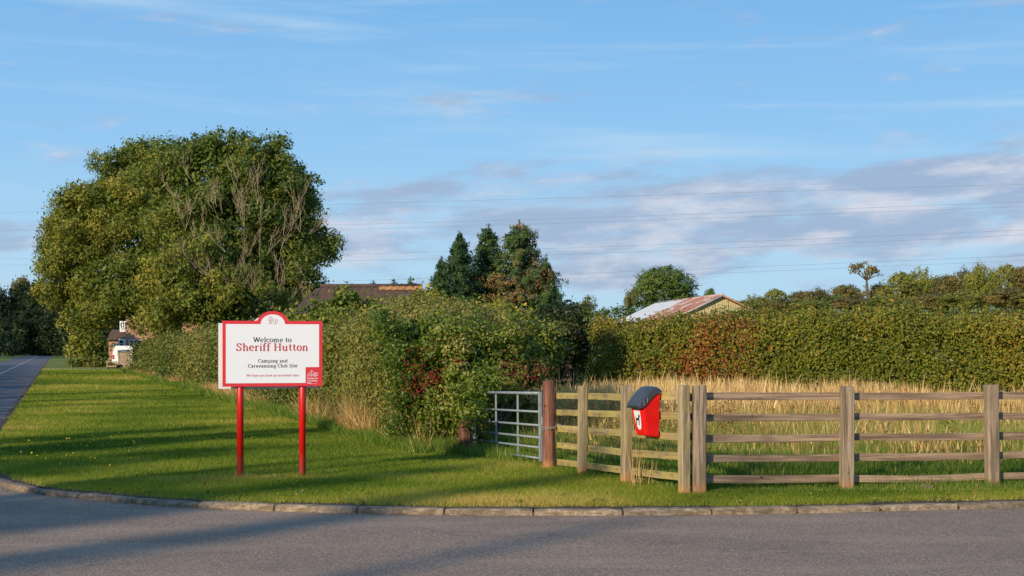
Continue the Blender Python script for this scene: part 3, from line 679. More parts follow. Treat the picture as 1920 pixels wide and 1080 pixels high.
    for i in range(shoots):
        hh = shoot_h*rng.uniform(.4, 1.3); tip = B[i]+np.array([rng.normal(0, .12), rng.normal(0, .12), hh]); k = 16
        mb.tube([B[i], (B[i]+tip)/2+np.array([.02, 0, 0]), tip], [.012, .009, .004], 3, caps=False)
        tt = rng.uniform(.2, 1, k)[:, None]; s1 = size*(np.interp(us[i], [0, L], [path[0, 1], path[-1, 1]])/fac.min())**.75
        lv.add(B[i]+(tip-B[i])*tt+rng.normal(0, .04, (k, 3)), tb+.15+rng.normal(0, .1), s1)
    if stems:
        ut = rng.uniform(0, L, stems); S0 = place(ut, rng.uniform(-.3, .3, stems), np.full(stems, -.05)); S1 = place(ut+rng.normal(0, .3, stems), rng.uniform(-.6, .9, stems), np.full(stems, 1.5))
        for i in range(stems): mb.tube([S0[i], (S0[i]+S1[i])/2+rng.normal(0, .06, 3), S1[i]], [.03, .022, .01], 4, caps=False)
    link('foliage', lv.mesh(name+'_foliage', .6), M[mat], root)
    mb.build('stems', M['dark_twig'], root)['kind'] = 'stuff'
    return root, lv
def hp(Y, off=.75): return (hedge_line(Y)+off, Y)
# roadside hedge, seen running away on the left
pathL = [hp(Y) for Y in (33, 40, 50, 65, 80, 93)]
hedge('roadside_hedge', 'long clipped roadside hedge receding from behind the sign to the cottage', pathL, 1.7, ([0, 20, 45, 66], [2.25, 2.15, 1.9, 1.5]), 7000, 12, .072, 'hedge', .13, 21, .46, .26, 110, .35, rough=.08)
# overgrown bushes of the hedge between sign and gate
pathM = [(-0.3, 24.6), hp(27, 1.1), hp(31, 1.1), hp(36, .9)]
hedge('bramble_bush', 'broad grey green bushy hedge growth between the sign and the gate', pathM, ([0, 5, 12], [2.6, 2.7, 2.2]), ([0, 2, 5, 9, 13], [2.05, 2.25, 2.3, 2.3, 2.2]), 8500, 13, .060, 'hedge', .09, 31, .5, .42, 260, .36, red=1.35, rough=.15, cat='bush')
# elder bushes rising behind
def bush(name, label, c, lobes, n, per, size, rc, mat, tb=.5, tv=.15, stems=8, cat='bush', shell=.55, group=None, jitter=.12, inn=9):
    root = empty(name, (c[0], c[1], LZ), label=label, cat=cat, group=group); lv = Leaves()
    sub = []
    for (lc, lr) in lobes:
        for k in range(int(5+lr[0]*lr[2]*16)):
            dv = unit(1)[0]; s_ = rng.uniform(.22, .42)*min(lr[0], lr[2], 1.3)**.5
            sub.append((tuple(np.array(lc)+dv*np.array(lr)*rng.uniform(.75, 1.0)), (s_, s_, s_)))
    clumps_on(sub, n, rc, per, lv, size, shell, tb, tv, zmin=.03, tnoise=Noise(int(abs(c[0]*7+c[1]))+3, (.5, 1.3, 3)))
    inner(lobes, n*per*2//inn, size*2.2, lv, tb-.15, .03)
    link('foliage', lv.mesh(name+'_foliage', .6, jitter=jitter), M[mat], root)
    mb = MB()
    for i in range(stems):
        l = lobes[i % len(lobes)]; t = np.array(l[0])+unit(1)[0]*np.array(l[1])*.5
        mb.tube([(t[0]*.3, t[1]*.3, -.05), (t[0]*.7, t[1]*.7, t[2]*.5), tuple(t)], [.05, .035, .012], 5, caps=False)
    mb.build('stems', M['dark_twig'], root)['kind'] = 'stuff'; return root
def pl(root, x, y, Z, rx, rz, ry=None):
    """lobe given by where its centre shows and its radii in metres"""
    p = px(x, y, Z); return ((p[0]-root[0], p[1]-root[1], p[2]-LZ), (rx, ry or rx, rz))
c = (-4.2, 33.5)
bush('elder_bush', 'yellow green elder bush rising behind the right edge of the sign', c, [pl(c, 640, 600, 34, .75, .65), pl(c, 690, 605, 34, .7, .55), pl(c, 660, 640, 33.4, 1.1, .8), pl(c, 720, 640, 33.4, .7, .7), pl(c, 655, 570, 34, .35, .35), pl(c, 585, 620, 34.5, .6, .5)], 330, 26, .12, .13, 'elder', .55)
c = (-2.0, 29.5)
bush('tall_hedge_shrub', 'pale leafed hedge shrub with yellow top shoots left of the hawthorn', c, [pl(c, 800, 600, 29, .8, .55), pl(c, 750, 625, 28.5, .6, .6), pl(c, 860, 595, 30, .7, .4), pl(c, 820, 575, 29.5, .4, .25), pl(c, 930, 610, 30, .8, .5)], 300, 26, .09, .12, 'elder', .62)
# hawthorn with berries over the gate hinge post
c = (-.75, 23.6)
haw_l = [pl(c, 870, 690, 23.6, .85, .6, .8), pl(c, 800, 700, 23.6, .65, .6), pl(c, 940, 670, 24.1, .75, .5, .8), pl(c, 890, 640, 24.3, 1.05, .45, .9), pl(c, 800, 760, 23.2, .55, .5), pl(c, 850, 770, 23.1, .45, .35), pl(c, 985, 690, 24.6, .45, .4), pl(c, 800, 810, 23.3, .5, .35), pl(c, 780, 640, 24.2, .7, .5), pl(c, 880, 740, 22.9, .36, .33, .4), pl(c, 1000, 640, 25.2, .5, .45), pl(c, 885, 755, 22.15, .30, .26, .3), pl(c, 912, 725, 22.4, .34, .22, .3), pl(c, 850, 790, 22.5, .25, .2)]
haw = bush('hawthorn_bush', 'dark hawthorn bush with red berries hanging over the metal gate', c, haw_l, 1500, 34, .056, .08, 'haw', .46, .18, 14, shell=.6, inn=26)
def berries():
    V, F = [], []; oc = np.array([(1, 0, 0), (-1, 0, 0), (0, 1, 0), (0, -1, 0), (0, 0, 1), (0, 0, -1)], float)
    of = np.array([(0, 2, 4), (2, 1, 4), (1, 3, 4), (3, 0, 4), (2, 0, 5), (1, 2, 5), (3, 1, 5), (0, 3, 5)])
    P = []
    for (x, y, dz, s, k) in ((800, 722, -.68, .16, 190), (782, 705, -.62, .12, 90), (815, 705, -.68, .08, 60), (862, 680, -.85, .05, 30), (950, 700, -.75, .12, 70), (985, 712, -.5, .14, 70), (775, 735, -.62, .06, 40), (930, 725, -.75, .08, 30), (790, 660, -.5, .1, 20), (885, 770, -.8, .04, 14), (1000, 700, -.2, .08, 40)):
        p = px(x, y, 23.55+dz); P.append(np.array(p)+rng.normal(0, s*1.35, (k, 3))*np.array([1, .6, .9]))
    P = np.concatenate(P)-np.array([c[0], c[1], LZ]); n = len(P); r = rng.uniform(.010, .018, n)
    V = (P[:, None]+oc[None]*r[:, None, None]).reshape(-1, 3); F = (of[None]+(np.arange(n)*6)[:, None, None]).reshape(-1, 3)
    o = link('berries', np_mesh('berries', V, F, smooth=True), M['berry'], haw); o['kind'] = 'stuff'
berries()
# dark evergreen growth between hawthorn and field hedge
c = (1.3, 38.5)
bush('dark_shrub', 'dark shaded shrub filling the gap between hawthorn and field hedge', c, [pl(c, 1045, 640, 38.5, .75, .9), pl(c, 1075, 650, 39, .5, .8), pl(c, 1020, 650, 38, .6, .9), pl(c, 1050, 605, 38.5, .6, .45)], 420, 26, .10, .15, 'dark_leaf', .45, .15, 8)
# field hedge on the right
hedge('field_hedge', 'tall thick field hedge behind the dry grass with russet patches', [(24, 31.5), (15, 34.2), (9, 37), (4.4, 40.2), (2.3, 41.8)], 2.0, ([0, 9, 16, 22, 25], [2.5, 2.45, 2.4, 2.38, 2.3]), 11500, 14, .066, 'field_hedge', .12, 41, .50, .46, 420, .42, red=.80, rough=.24)

# weeds in the paddock
Vs = []; lv = Leaves()
for i in range(70):
    Y = rng.uniform(19, 30); X = rng.uniform(.3, .38*Y); 
    if X < 1.97 and Y < 20.5: continue
    h = rng.uniform(.4, .75); lv.add(np.stack([X+rng.normal(0, .05, 60), Y+rng.normal(0, .05, 60), LZ+h*rng.uniform(.25, 1, 60)], 1), .4, .035)
for i in range(60):
    X = rng.uniform(.7, 3.6); Y = rng.uniform(20.5, 25)
    h = rng.uniform(.5, .9); lv.add(np.stack([X+rng.normal(0, .05, 60), Y+rng.normal(0, .05, 60), LZ+h*rng.uniform(.25, 1, 60)], 1), .35, .035)
tag(link('dock_weed', lv.mesh('dock_weed', .5), M['weed']), 'brown seeding dock weeds standing among the paddock grass', 'weeds', kind='stuff')

# ---- spruces behind the hedge
def spruce(label, x, ytop, ybase_w, Z, seed, tb=.4, brown=.0, dens=1, pw=.6):
    p = px(x, ytop, Z); H = p[2]-LZ; Rb = ybase_w*Z/F50
    root = empty('spruce_tree', (p[0], Z, LZ), label=label, cat='tree', group='spruces behind the hedge'); lv = Leaves(); g = rng
    bn = Noise(seed, (.4, 1.0)); mb = MB()
    zs = np.arange(H*.12, H-.1, .17)
    for z in zs:
        f = 1-z/H; r0 = Rb*(f**pw)*(.88+.14*math.sin(z*3.1+seed)+.08*math.sin(z*7.3+seed*2))
        for k in range(int(7+10*f)):
            a = g.uniform(0, 6.28); r = r0*g.uniform(.68, 1.15)*(1 if g.uniform() > .1 else .5); d = np.array([math.cos(a), math.sin(a), 0])
            m = int((14+r*62)*dens); t = g.uniform(.25, 1, m)**.75; up = .10*r*t**2*1.4-.24*r*t
            P = d*(t*r)[:, None]; P[:, 2] = z+up+g.normal(0, .05, m); side = np.array([-d[1], d[0], 0]); P += side*(g.normal(0, .11, m)*(1.5-t)*min(1, r+.3))[:, None]
            P[:, 2] -= np.abs(g.normal(0, .09, m))
            tt = tb+g.normal(0, .1)+.12*t
            b = bn(P); tt = np.where((b > .52-brown*.75) & (t < .93) & (brown > 0), .90+g.normal(0, .04, m), tt)
            lv.add(P, tt, .15, d[None]*np.ones((m, 1))+np.array([0, 0, .5]))
    ni = int(2600*dens); zi = rng.uniform(.08, .93, ni)*H; ai = rng.uniform(0, 6.28, ni); ri = Rb*((1-zi/H)**pw)*rng.uniform(.05, .62, ni)
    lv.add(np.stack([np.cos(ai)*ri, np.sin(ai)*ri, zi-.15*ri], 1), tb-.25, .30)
    lv.add(np.stack([g.normal(0, .04, 60), g.normal(0, .04, 60), H-g.uniform(0, .6, 60)], 1), tb, .14)
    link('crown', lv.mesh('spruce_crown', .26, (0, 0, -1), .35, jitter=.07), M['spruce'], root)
    mb.tube([(0, 0, -.1), (0, 0, H*.5), (0, 0, H-.05)], [.16, .10, .015], 7); mb.build('trunk', M['bark'], root)
    return root
spruce('darkest and lowest spruce, at the left of the clump beside the tiled roof', 862, 434, 112, 62, 3, .22, pw=.68)
spruce('blue green spruce with a narrow pointed top in the middle of the clump', 916, 420, 92, 64, 4, .42, .1, pw=.48)
spruce('tallest and broadest spruce with brown dead patches, at the right of the clump', 974, 413, 124, 62, 5, .54, .42, pw=.42)
spruce('ragged drooping spruce at the lower right foot of the spruce clump', 1024, 482, 82, 61, 8, .40, .25, .8, pw=.6)
spruce('small dark spruce at the lower left foot of the spruce clump', 828, 480, 62, 63, 6, .18, pw=.6)

# ---------------------------------------------------------------- trees further off
def round_tree(name, seed, H, Rr, n, per, size, mat, trunk=.2, lob=7, zlow=.3, tb=.5, sparse=False, rcl=.09, heart=.72):
    """a tree template: crown of lobed leaf clumps, trunk with limbs"""
    g = np.random.default_rng(seed); lobes = [((0, 0, H*.62), (Rr*heart, Rr*heart, H*.33))]
    for i in range(lob):
        a = g.uniform(0, 6.28); z = g.uniform(zlow, .84)*H; rr = Rr*(.62 if z < .6*H else .45)*g.uniform(.7, 1.1); s = g.uniform(.32, .55)
        lobes.append(((math.cos(a)*rr, math.sin(a)*rr, z), (Rr*s, Rr*s, H*s*.42)))
    if sparse: lobes = lobes[1:]
    lv = Leaves(); clumps_on(lobes, n, Rr*rcl, per, lv, size, .6, tb, .2, tnoise=Noise(seed+9, (.3, .8)))
    mc = lv.mesh(name+'_crown', .6); mc.materials.append(M[mat])
    mb = MB(); mb.tube([(0, 0, -.4), (.05*H*.2, 0, H*.3), (0, 0, H*.62)], [trunk, trunk*.7, trunk*.25], 7)
    mb2 = MB(); limbs(mb2, (0, 0, H*.28), [l[0] for l in lobes[:6]], trunk*.45, n=5)
    return mc, mb.mesh(name+'_trunk', M['bark']), mb2.mesh(name+'_limbs', M['bark'])
def plant(name, tpl, label, loc, rz=0, sc=1, cat='tree', group=None):
    r = empty(name, loc, rz, label=label, cat=cat, group=group); r.scale = sc if hasattr(sc, '__len__') else (sc,)*3
    link('crown', tpl[0], None, r); link('trunk', tpl[1], None, r); link('limbs', tpl[2], None, r)
    return r
def tz(x, y): return float(terrain(x, y))
T_oak = round_tree('oak', 101, 10, 5.2, 620, 34, .32, 'oak', .4, 9, .28, .5, heart=.93, rcl=.07)
T_olive = round_tree('olive_tree', 102, 10, 4.6, 380, 26, .46, 'wood_olive', .3, 8, .25)
T_olive2 = round_tree('olive_tree', 103, 10, 4.2, 360, 26, .46, 'wood_olive', .3, 9, .2, .62)
T_rust = round_tree('russet_tree', 104, 10, 4.4, 380, 26, .44, 'wood_rust', .3, 8, .2)
T_rust2 = round_tree('russet_tree', 105, 10, 4.8, 340, 26, .46, 'wood_rust', .3, 10, .15, .38)
T_pale = round_tree('pale_tree', 106, 10, 4.0, 200, 26, .36, 'wood_pale', .22, 7, .4, .5, True)
T_dark = round_tree('dark_tree', 107, 14, 6.5, 480, 30, .62, 'dark_leaf', .4, 10, .12, .5)
T_dark2 = round_tree('dark_tree', 108, 14, 5.5, 440, 30, .60, 'dark_leaf', .4, 11, .1, .5)
def tall_at(x, ytop, Z, tpl, H0, name, label, group, wpx=None, R0=4.5, rz=None, base=None, yb=None):
    """put a tree so that it stands on the terrain at its real distance with its real height"""
    X = (x-960)*Z/F50; gz = tz(X, Z) if base is None else base; top = 1.78+(650-ytop)*Z/F50; s = (top-gz)/H0
    sx = s if wpx is None else (wpx*Z/F50)/R0
    return plant(name, tpl, label, (X, Z, gz-.1), rng.uniform(0, 6) if rz is None else rz, (sx, sx, s), group=group)
tall_at(1246, 500, 190, T_oak, 9.6, 'oak_tree', 'round dark green oak standing alone on the skyline beyond the barn', None, 62, 5.2)
tall_at(1182, 524, 186, T_pale, 9.4, 'pale_tree', 'small pale thin tree against the left side of the lone oak', None, 15, 4.0)
tall_at(1092, 541, 190, T_pale, 9.4, 'pale_tree', 'pale see-through tree on the skyline just right of the spruces', None, 28, 4.0)
tall_at(1331, 540, 200, T_oak, 9.6, 'small_tree', 'little dark pointed tree between the lone oak and the barn ridge', None, 14, 5.4)
far = [  # x, ytop, Z, template, half width px, words
 (1372, 548, 205, T_pale, 26, 'low grey green tree just right of the barn ridge'),
 (1412, 549, 200, T_olive, 26, 'small olive tree at the low left end of the far wood'),
 (1455, 538, 195, T_olive2, 36, 'rounded green tree near the low left end of the far wood'),
 (1500, 542, 200, T_rust, 32, 'low russet tree third along from the left in the far wood'),
 (1545, 538, 190, T_rust2, 36, 'spreading russet tree left of the bare-stemmed tree'),
 (1590, 530, 195, T_rust, 34, 'brown crowned tree at the foot of the bare-stemmed tree'),
 (1640, 528, 185, T_rust2, 38, 'reddish brown tree right of the bare-stemmed tree'),
 (1690, 506, 180, T_olive2, 44, 'dome shaped bright olive tree in the middle of the far wood'),
 (1728, 497, 192, T_olive, 32, 'darker olive crown rising behind the bright dome shaped tree'),
 (1770, 512, 178, T_rust, 32, 'russet tree right of the dome shaped olive tree'),
 (1800, 502, 186, T_rust2, 26, 'grey brown crown between two taller trees of the wood'),
 (1842, 488, 180, T_olive, 34, 'tallest olive tree near the right end of the far wood'),
 (1885, 492, 172, T_olive2, 40, 'broad green tree second from the right edge of the wood'),
 (1930, 497, 165, T_rust, 44, 'russet green tree cut by the right edge of the picture'),
 (1985, 490, 165, T_olive, 44, 'olive tree beyond the right edge of the wood'),
]
for (x, yt, Z, tpl, wp, words) in far: tall_at(x, yt+2, Z, tpl, 9.7, 'woodland_tree', words, 'trees of the far wood', wp, 4.6)
# tall thin tree with bare stem
s1 = tall_at(1625, 491, 182, T_rust, 9.7, 'woodland_tree', 'thin tree with flat leafy top on a bare stem above the far wood', 'trees of the far wood', 15, 4.6)
s1.children[0].hide_render = False
def bare_stem_tree():
    Z = 182; X = (1625-960)*Z/F50; gz = tz(X, Z); s1c = list(s1.children)
    for o_ in s1c: bpy.data.objects.remove(o_)
    s1.scale = (1, 1, 1); s1.rotation_euler = (0, 0, 0); lv = Leaves()
    def L(x, y, rx, rz): p = px(x, y, Z); return ((p[0]-X, 0, p[2]-gz), (rx, rx*.8, rz))
    lobes = [L(1607, 499, .9, .35), L(1632, 503, .9, .4), L(1645, 506, .6, .3), L(1618, 495, .7, .3), L(1600, 507, .45, .3), L(1628, 513, .5, .3), L(1650, 513, .3, .2), L(1612, 509, .4, .2)]
    clumps_on(lobes, 75, .16, 14, lv, .26, .3, .5, .2); link('crown', lv.mesh('thin_tree_crown'), M['wood_rust'], s1)
    mb = MB(); b = Vector((.2, 0, 0)); f = Vector(L(1625, 524, 1, 1)[0]); mb.tube([b, f], [.22, .13], 6)
    for l in lobes[:7]: mb.tube([f, f.lerp(Vector(l[0]), .5)+Vector((0, 0, .1)), Vector(l[0])], [.1, .07, .03], 5)
    mb.build('trunk', M['bark'], s1)
bare_stem_tree()
# understorey so the wood closes below its crowns: a second, nearer belt of low trees
belt = [(1330, 566, 150, T_olive, 30), (1395, 565, 152, T_olive2, 34), (1455, 560, 150, T_rust2, 36), (1520, 560, 148, T_olive, 40), (1590, 556, 146, T_rust, 42), (1660, 552, 145, T_olive2, 42), (1740, 545, 143, T_rust2, 44), (1815, 541, 140, T_olive, 46), (1890, 536, 138, T_rust, 46), (1960, 535, 136, T_olive2, 46)]
words = ['leftmost low bush, close behind the barn gable', 'low green bush second from the barn', 'low russet bush third from the barn', 'low olive bush fourth from the barn', 'brown bush below the thin bare-stemmed tree', 'green bush below the dome shaped tree', 'russet bush right of centre in the front belt of the wood', 'olive bush below the tallest tree of the wood', 'russet bush near the right edge in the front belt', 'green bush beyond the right edge of the front belt']
for (x, yt, Z, tpl, wp), w in zip(belt, words): tall_at(x, yt, Z, tpl, 9.7, 'woodland_bush', w, 'low growth before the far wood', wp, 4.6)
# skyline hedge across the pasture
hx = [(-4, 152), (10, 152), (24, 150), (38, 146), (60, 140)]
def far_hedge():
    n = 1500; t = rng.uniform(0, 1, n); X = -6+70*t; Y = 156-.12*X; Z = terrain(X, Y)
    root = empty('skyline_hedge', (0, 0, 0), label='low dark hedge line crossing the pasture behind the barn', cat='hedge'); lv = Leaves()
    hh = 1.25+.25*np.sin(X*.4)+.15*np.sin(X*1.3); C = np.stack([X, Y+rng.uniform(-.7, .7, n), Z+rng.uniform(0, 1, n)*hh], 1)
    lv.add((C[:, None]+rng.normal(0, .22, (n, 10, 3))).reshape(-1, 3), .35, .3); link('foliage', lv.mesh('skyline_hedge_foliage', .6), M['oak'], root)
far_hedge()
# small trees and orange bush over the tiled roof
T_con = None
for (x, yt, Z, wp, w) in ((700, 524, 105, 20, 'small blue green conifer above the left half of the tiled roof'), (738, 521, 104, 22, 'small conifer above the middle of the tiled roof'), (770, 518, 103, 20, 'small conifer above the right end of the tiled roof')):
    spruce(w, x, yt, wp*3, Z, int(x), .52, 0, .3)
tall_at(655, 532, 110, T_rust, 9.7, 'russet_bush', 'low russet treetop just left of the small conifers over the roof', None, 22, 4.6)

# ---- the dark wood closing the lane on the left
dk = [(10, 540, 330, T_dark, 45), (45, 528, 340, T_dark2, 42), (85, 528, 320, T_dark, 50), (125, 545, 300, T_dark2, 50), (-30, 545, 310, T_dark, 50), (165, 560, 290, T_dark, 60), (60, 575, 290, T_dark2, 40), (110, 585, 270, T_dark, 40), (20, 590, 285, T_dark2, 36), (210, 580, 260, T_dark, 60), (-10, 600, 265, T_dark2, 40)]
dw = ['big dark tree at the left edge above the lane', 'dark tree with lit top left of the big ash, second from the left edge', 'dark tree closing the lane just left of the big ash', 'dark tree hidden partly behind the left side of the big ash', 'dark tree beyond the left edge of the picture', 'dark tree wholly behind the yellowing ash', 'lower dark tree on the bend of the lane', 'lower dark tree right of the lane end', 'lower dark tree beside the white marker post', 'dark tree behind the cottage', 'lower dark tree cut by the left edge']
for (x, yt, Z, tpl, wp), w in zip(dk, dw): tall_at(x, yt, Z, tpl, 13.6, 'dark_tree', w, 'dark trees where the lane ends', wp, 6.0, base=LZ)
p = px(40, 516, 345); tall_at(40, 518, 350, T_rust, 9.7, 'bare_tree', 'brown thinning treetop above the dark wood at the left', None, 30, 4.6, base=LZ)
def lane_undergrowth():
    n = 900; u = rng.uniform(0, 1, n); Y = 235+60*u; X = -Y*.368+rng.uniform(0, 1, n)*38; k = (X < road_edge(Y)-5.6) | (X > road_edge(Y)+1.5); X, Y = X[k], Y[k]; n = len(X)
    lv = Leaves(); C = np.stack([X, Y, rng.uniform(0, 1, n)**.7*4.5], 1); lv.add((C[:, None]+rng.normal(0, .5, (n, 10, 3))).reshape(-1, 3), .4, .7)
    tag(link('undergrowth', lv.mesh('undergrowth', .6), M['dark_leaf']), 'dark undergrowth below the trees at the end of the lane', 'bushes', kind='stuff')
    n = 1500; t = rng.uniform(0, 1, n); Y = 325+0*t; X = -140+110*t; lv = Leaves(); C = np.stack([X, Y+rng.uniform(0, 8, n), rng.uniform(0, 1, n)*11], 1); lv.add((C[:, None]+rng.normal(0, .7, (n, 10, 3))).reshape(-1, 3), .35, 1.0)
    tag(link('wood_mass', lv.mesh('wood_mass', .6), M['dark_leaf']), 'dense dark mass of the wood behind the lane end', 'wood', kind='stuff')
lane_undergrowth()
# marker post
mb = MB(); mb.box((0, 0, .5), (.16, .16, 1.0), bevel=.02); mb.mi = 1; mb.box((0, -.083, .8), (.12, .01, .18))
tag(mb.build('marker_post', [M['white_paint'], M['tail_red']], None, (-97.3, 276, .1)), 'small white marker post beside the far end of the lane', 'post')

# ---- trees out of view on the left whose shadows stripe the verge and the roads
T_side = round_tree('side_tree', 120, 8, 2.4, 170, 22, .34, 'oak', .2, 6, .3)
def shade_tree(X, Y, t, zc, sc, w, label):
    """stand a tree so that its crown centre (height zc) lies on the sun ray that ends at ground point (X, Y)"""
    zc = zc*1.0; dist = zc/math.tan(SUN_EL)*t
    plant('lane_tree', T_side, label, (X-math.sin(SUN_AZ)*dist, Y-math.cos(SUN_AZ)*dist, .1), rng.uniform(0, 6), (w, w, sc), group='trees along the near side of the lane')
side = [(-5.6, 26.2, 5.4, .95, .50), (-9.0, 25.2, 5.6, 1.0, .45), (-3.2, 20.2, 5.2, .8, .13), (-13.6, 53, 5.0, .85, .26), (-12.3, 46, 5.0, .85, .24), (-12.6, 39.5, 5.0, .8, .20), (-25, 88, 5.5, .9, .5), (-9.4, 15.8, 9, 1.6, 1.0), (-5.6, 12.8, 12, 2.0, .45), (-3.8, 11.6, 13, 2.2, .30), (-8.2, 11.5, 12, 2.0, 1.0), (-2.2, 9.4, 14, 2.4, .12), (-21, 62, 4.2, .7, .8), (-19, 46, 4, .7, .9), (-17, 36, 4, .7, .8)]
for i, (X, Y, zc, sc, w) in enumerate(side):
    shade_tree(X, Y, 1, zc, sc, w, 'roadside tree outside the left of the view, %s' % ['nearest the verge corner', 'broad, by the verge corner', 'slim, by the sign', 'slim, far up the lane', 'slim, half way up the lane', 'slim, near the corner', 'farthest up the lane', 'broad, by the junction', 'by the junction mouth', 'slim and tall, by the junction', 'behind the junction', 'tall, behind the viewer', 'low, beside the lane middle', 'low and wide beside the lane', 'low, nearest the lane corner'][i])
hedge('lane_hedge', 'hedge along the far side of the lane, outside the left of the view', [(road_edge(Y)-6.5, Y) for Y in (12, 20, 40, 70, 110, 130)], 1.4, 2.3, 1900, 9, .22, 'dark_leaf', .25, 61, .4, .2, 4, .3, stems=4, grow=.15)
T_side2 = T_dark
for i, (X, Y) in enumerate(((-100, 205), (-112, 225), (-124, 245), (-134, 262), (-92, 185), (-150, 275))):
    plant('shade_tree', T_dark, 'large dark tree left of the view shading the lane end, %s' % ['second nearest', 'third nearest', 'fourth nearest', 'fifth nearest', 'nearest', 'farthest'][i], (X, Y, .1), i, 1.25, group='large trees shading the lane end')

# ---------------------------------------------------------------- far buildings
def tiled_house():
    Z = 66; a = px(600, 537, Z); b = px(792, 541, Z); zr = a[2]
    root = empty('tiled_building', (0, 0, 0), label='low building with long dark tiled roof and ridge end painted sunlit orange behind the hedge', cat='building')
    x0, x1 = a[0], b[0]; ez = zr-2.3; ye = Z-3.2
    mb = MB(); mb.box(((x0+x1)/2, Z, (ez+LZ)/2), (x1-x0-.5, 6.0, ez-LZ)); mb.build('wall', M['brick'], root)
    # pantile slope as a rippled sheet, with courses
    def slope(name, xa, xb, mat, y0, y1, z0, z1, nrow):
        nx = max(8, int((xb-xa)/.075)); X = np.linspace(xa, xb, nx); rows = []
        for r in range(nrow):
            for e in (0, 1):
                t = (r+e)/nrow; off = .03*(1-e)
                rows.append([(x, y0+(y1-y0)*t, z0+(z1-z0)*t+off+.025*math.sin(x*2*math.pi/.3)) for x in X])
        sheet(name, rows, mat, None, root)
    slope('roof_slope', x0, x1, M['dark_tile'], ye, Z, ez, zr, 9)
    slope('sunlit_ridge_strip', x0+(x1-x0)*.58, x1, M['orange_tile'], Z-.36, Z+.01, zr-.20, zr+.06, 1)  # sunlight on this end of the ridge, painted as an orange strip
    mb = MB(); mb.add([(x0-.3, ye, ez), (x1+.1, ye, ez), (x1+.1, Z+3.2, ez), (x0-.3, Z+3.2, ez), (x0, Z, zr-.04), (x1, Z, zr-.04)], [(2, 3, 4, 5), (0, 4, 3), (1, 2, 5), (0, 1, 2, 3)]); mb.build('roof_back', M['dark_tile'], root)
    mb = MB(); mb.tube([(x0, Z, zr+.03), (x1, Z, zr+.03)], .09, 8); mb.build('ridge_tiles', M['dark_tile'], root)
    # grey hipped end on the left
    c = px(545, 590, Z-1); mb = MB(); mb.add([(x0-2.2, ye-.6, ez-.2), (x0+1.6, ye-.6, ez-.2), (x0+.6, Z+.2, zr-.1), (x0-.2, Z+.2, zr-.1), (x0-2.4, Z+3.4, ez-.2)], [(0, 1, 2, 3), (0, 3, 4)]); mb.build('hip_roof', M['dark_tile'], root)
tiled_house()

def barn():
    Z = 100; A = Vector((14.75, 100, 5.38)); B = Vector((12.05, 119, 5.38)); d = (B-A).normalized(); n = Vector((d.y, -d.x, 0))*1.0   # n points right
    root = empty('farm_barn', (A.x, A.y, tz(A.x, A.y)), label='corrugated farm barn with rusty roof and cream gable beyond the field hedge', cat='barn'); o = root.location
    hw = 3.45; eave = 3.80; L = (B-A).length
    def W(u, v, z): return A+d*u+n*v+Vector((0, 0, z-A.z))-o
    g0 = tz(A.x, A.y)-.4
    mb = MB(); P = [W(.15, -hw+.1, g0), W(L-.15, -hw+.1, g0), W(L-.15, -hw+.1, eave-.05), W(.15, -hw+.1, eave-.05)]; mb.add(P, [(0, 1, 2, 3)])
    P = [W(.15, hw-.1, g0), W(L-.15, hw-.1, g0), W(L-.15, hw-.1, eave-.05), W(.15, hw-.1, eave-.05)]; mb.add(P, [(0, 1, 2, 3)])
    mb.add([W(L-.15, -hw+.1, g0), W(L-.15, hw-.1, g0), W(L-.15, hw-.1, eave), W(L-.15, 0, A.z-.1), W(L-.15, -hw+.1, eave)], [(0, 1, 2, 3, 4)]); mb.build('wall', M['cream'], root)
    # gable cladding sheets, corrugated, one object each
    ns = 7
    for i in range(ns):
        va, vb = -hw+.05+(2*hw-.1)*i/ns, -hw+.05+(2*hw-.1)*(i+1)/ns-.03; m = 12; V = []; F = []
        for k in range(m+1):
            v = va+(vb-va)*k/m; top = A.z-.08-(A.z-eave)*abs(v)/hw; off = .010*(1 if k % 2 else -1)-(.02 if i % 2 else 0)
            V += [W(off, v, g0), W(off, v, top)]
            if k: F.append((2*k-2, 2*k, 2*k+1, 2*k-1))
        mb = MB(); mb.add(V, F); mb.build('wall_sheet', M['cream'], root)
    # roof sheets
    for side in (-1, 1):
        nr = 20
        for r in range(nr):
            ua, ub = -.25+(L+.4)*r/nr, -.25+(L+.4)*(r+1)/nr+.02
            for tier in (0, 1):
                m = 10; V = []; F = []
                for k in range(m+1):
                    u = ua+(ub-ua)*k/m; off = .022*(1 if k % 2 else -1)+.02*(1-tier)+(.01 if r % 2 else 0)
                    for t in ((0, .53) if tier == 0 else (.5, 1.07)):
                        v = side*hw*t; z = A.z-(A.z-eave)*t+off+.02; V.append(W(u, v, z))
                    if k: F.append((2*k-2, 2*k, 2*k+1, 2*k-1))
                mb = MB(); mb.add(V, F); mb.build('roof_sheet', M['roof_white'] if r > 9 else M['rust'], root)
    mb = MB(); a, b = W(-.27, 0, A.z+.05), W(L+.1, 0, A.z+.05); mb.tube([a, b], .09, 6); mb.build('ridge_cap', M['rust'], root)
    for side in (-1, 1):
        mb = MB(); mb.tube([W(-.3, 0, A.z-.02), W(-.3, side*hw*1.07, eave-.12)], .07, 5); mb.build('verge_board', M['rust'], root)
barn()

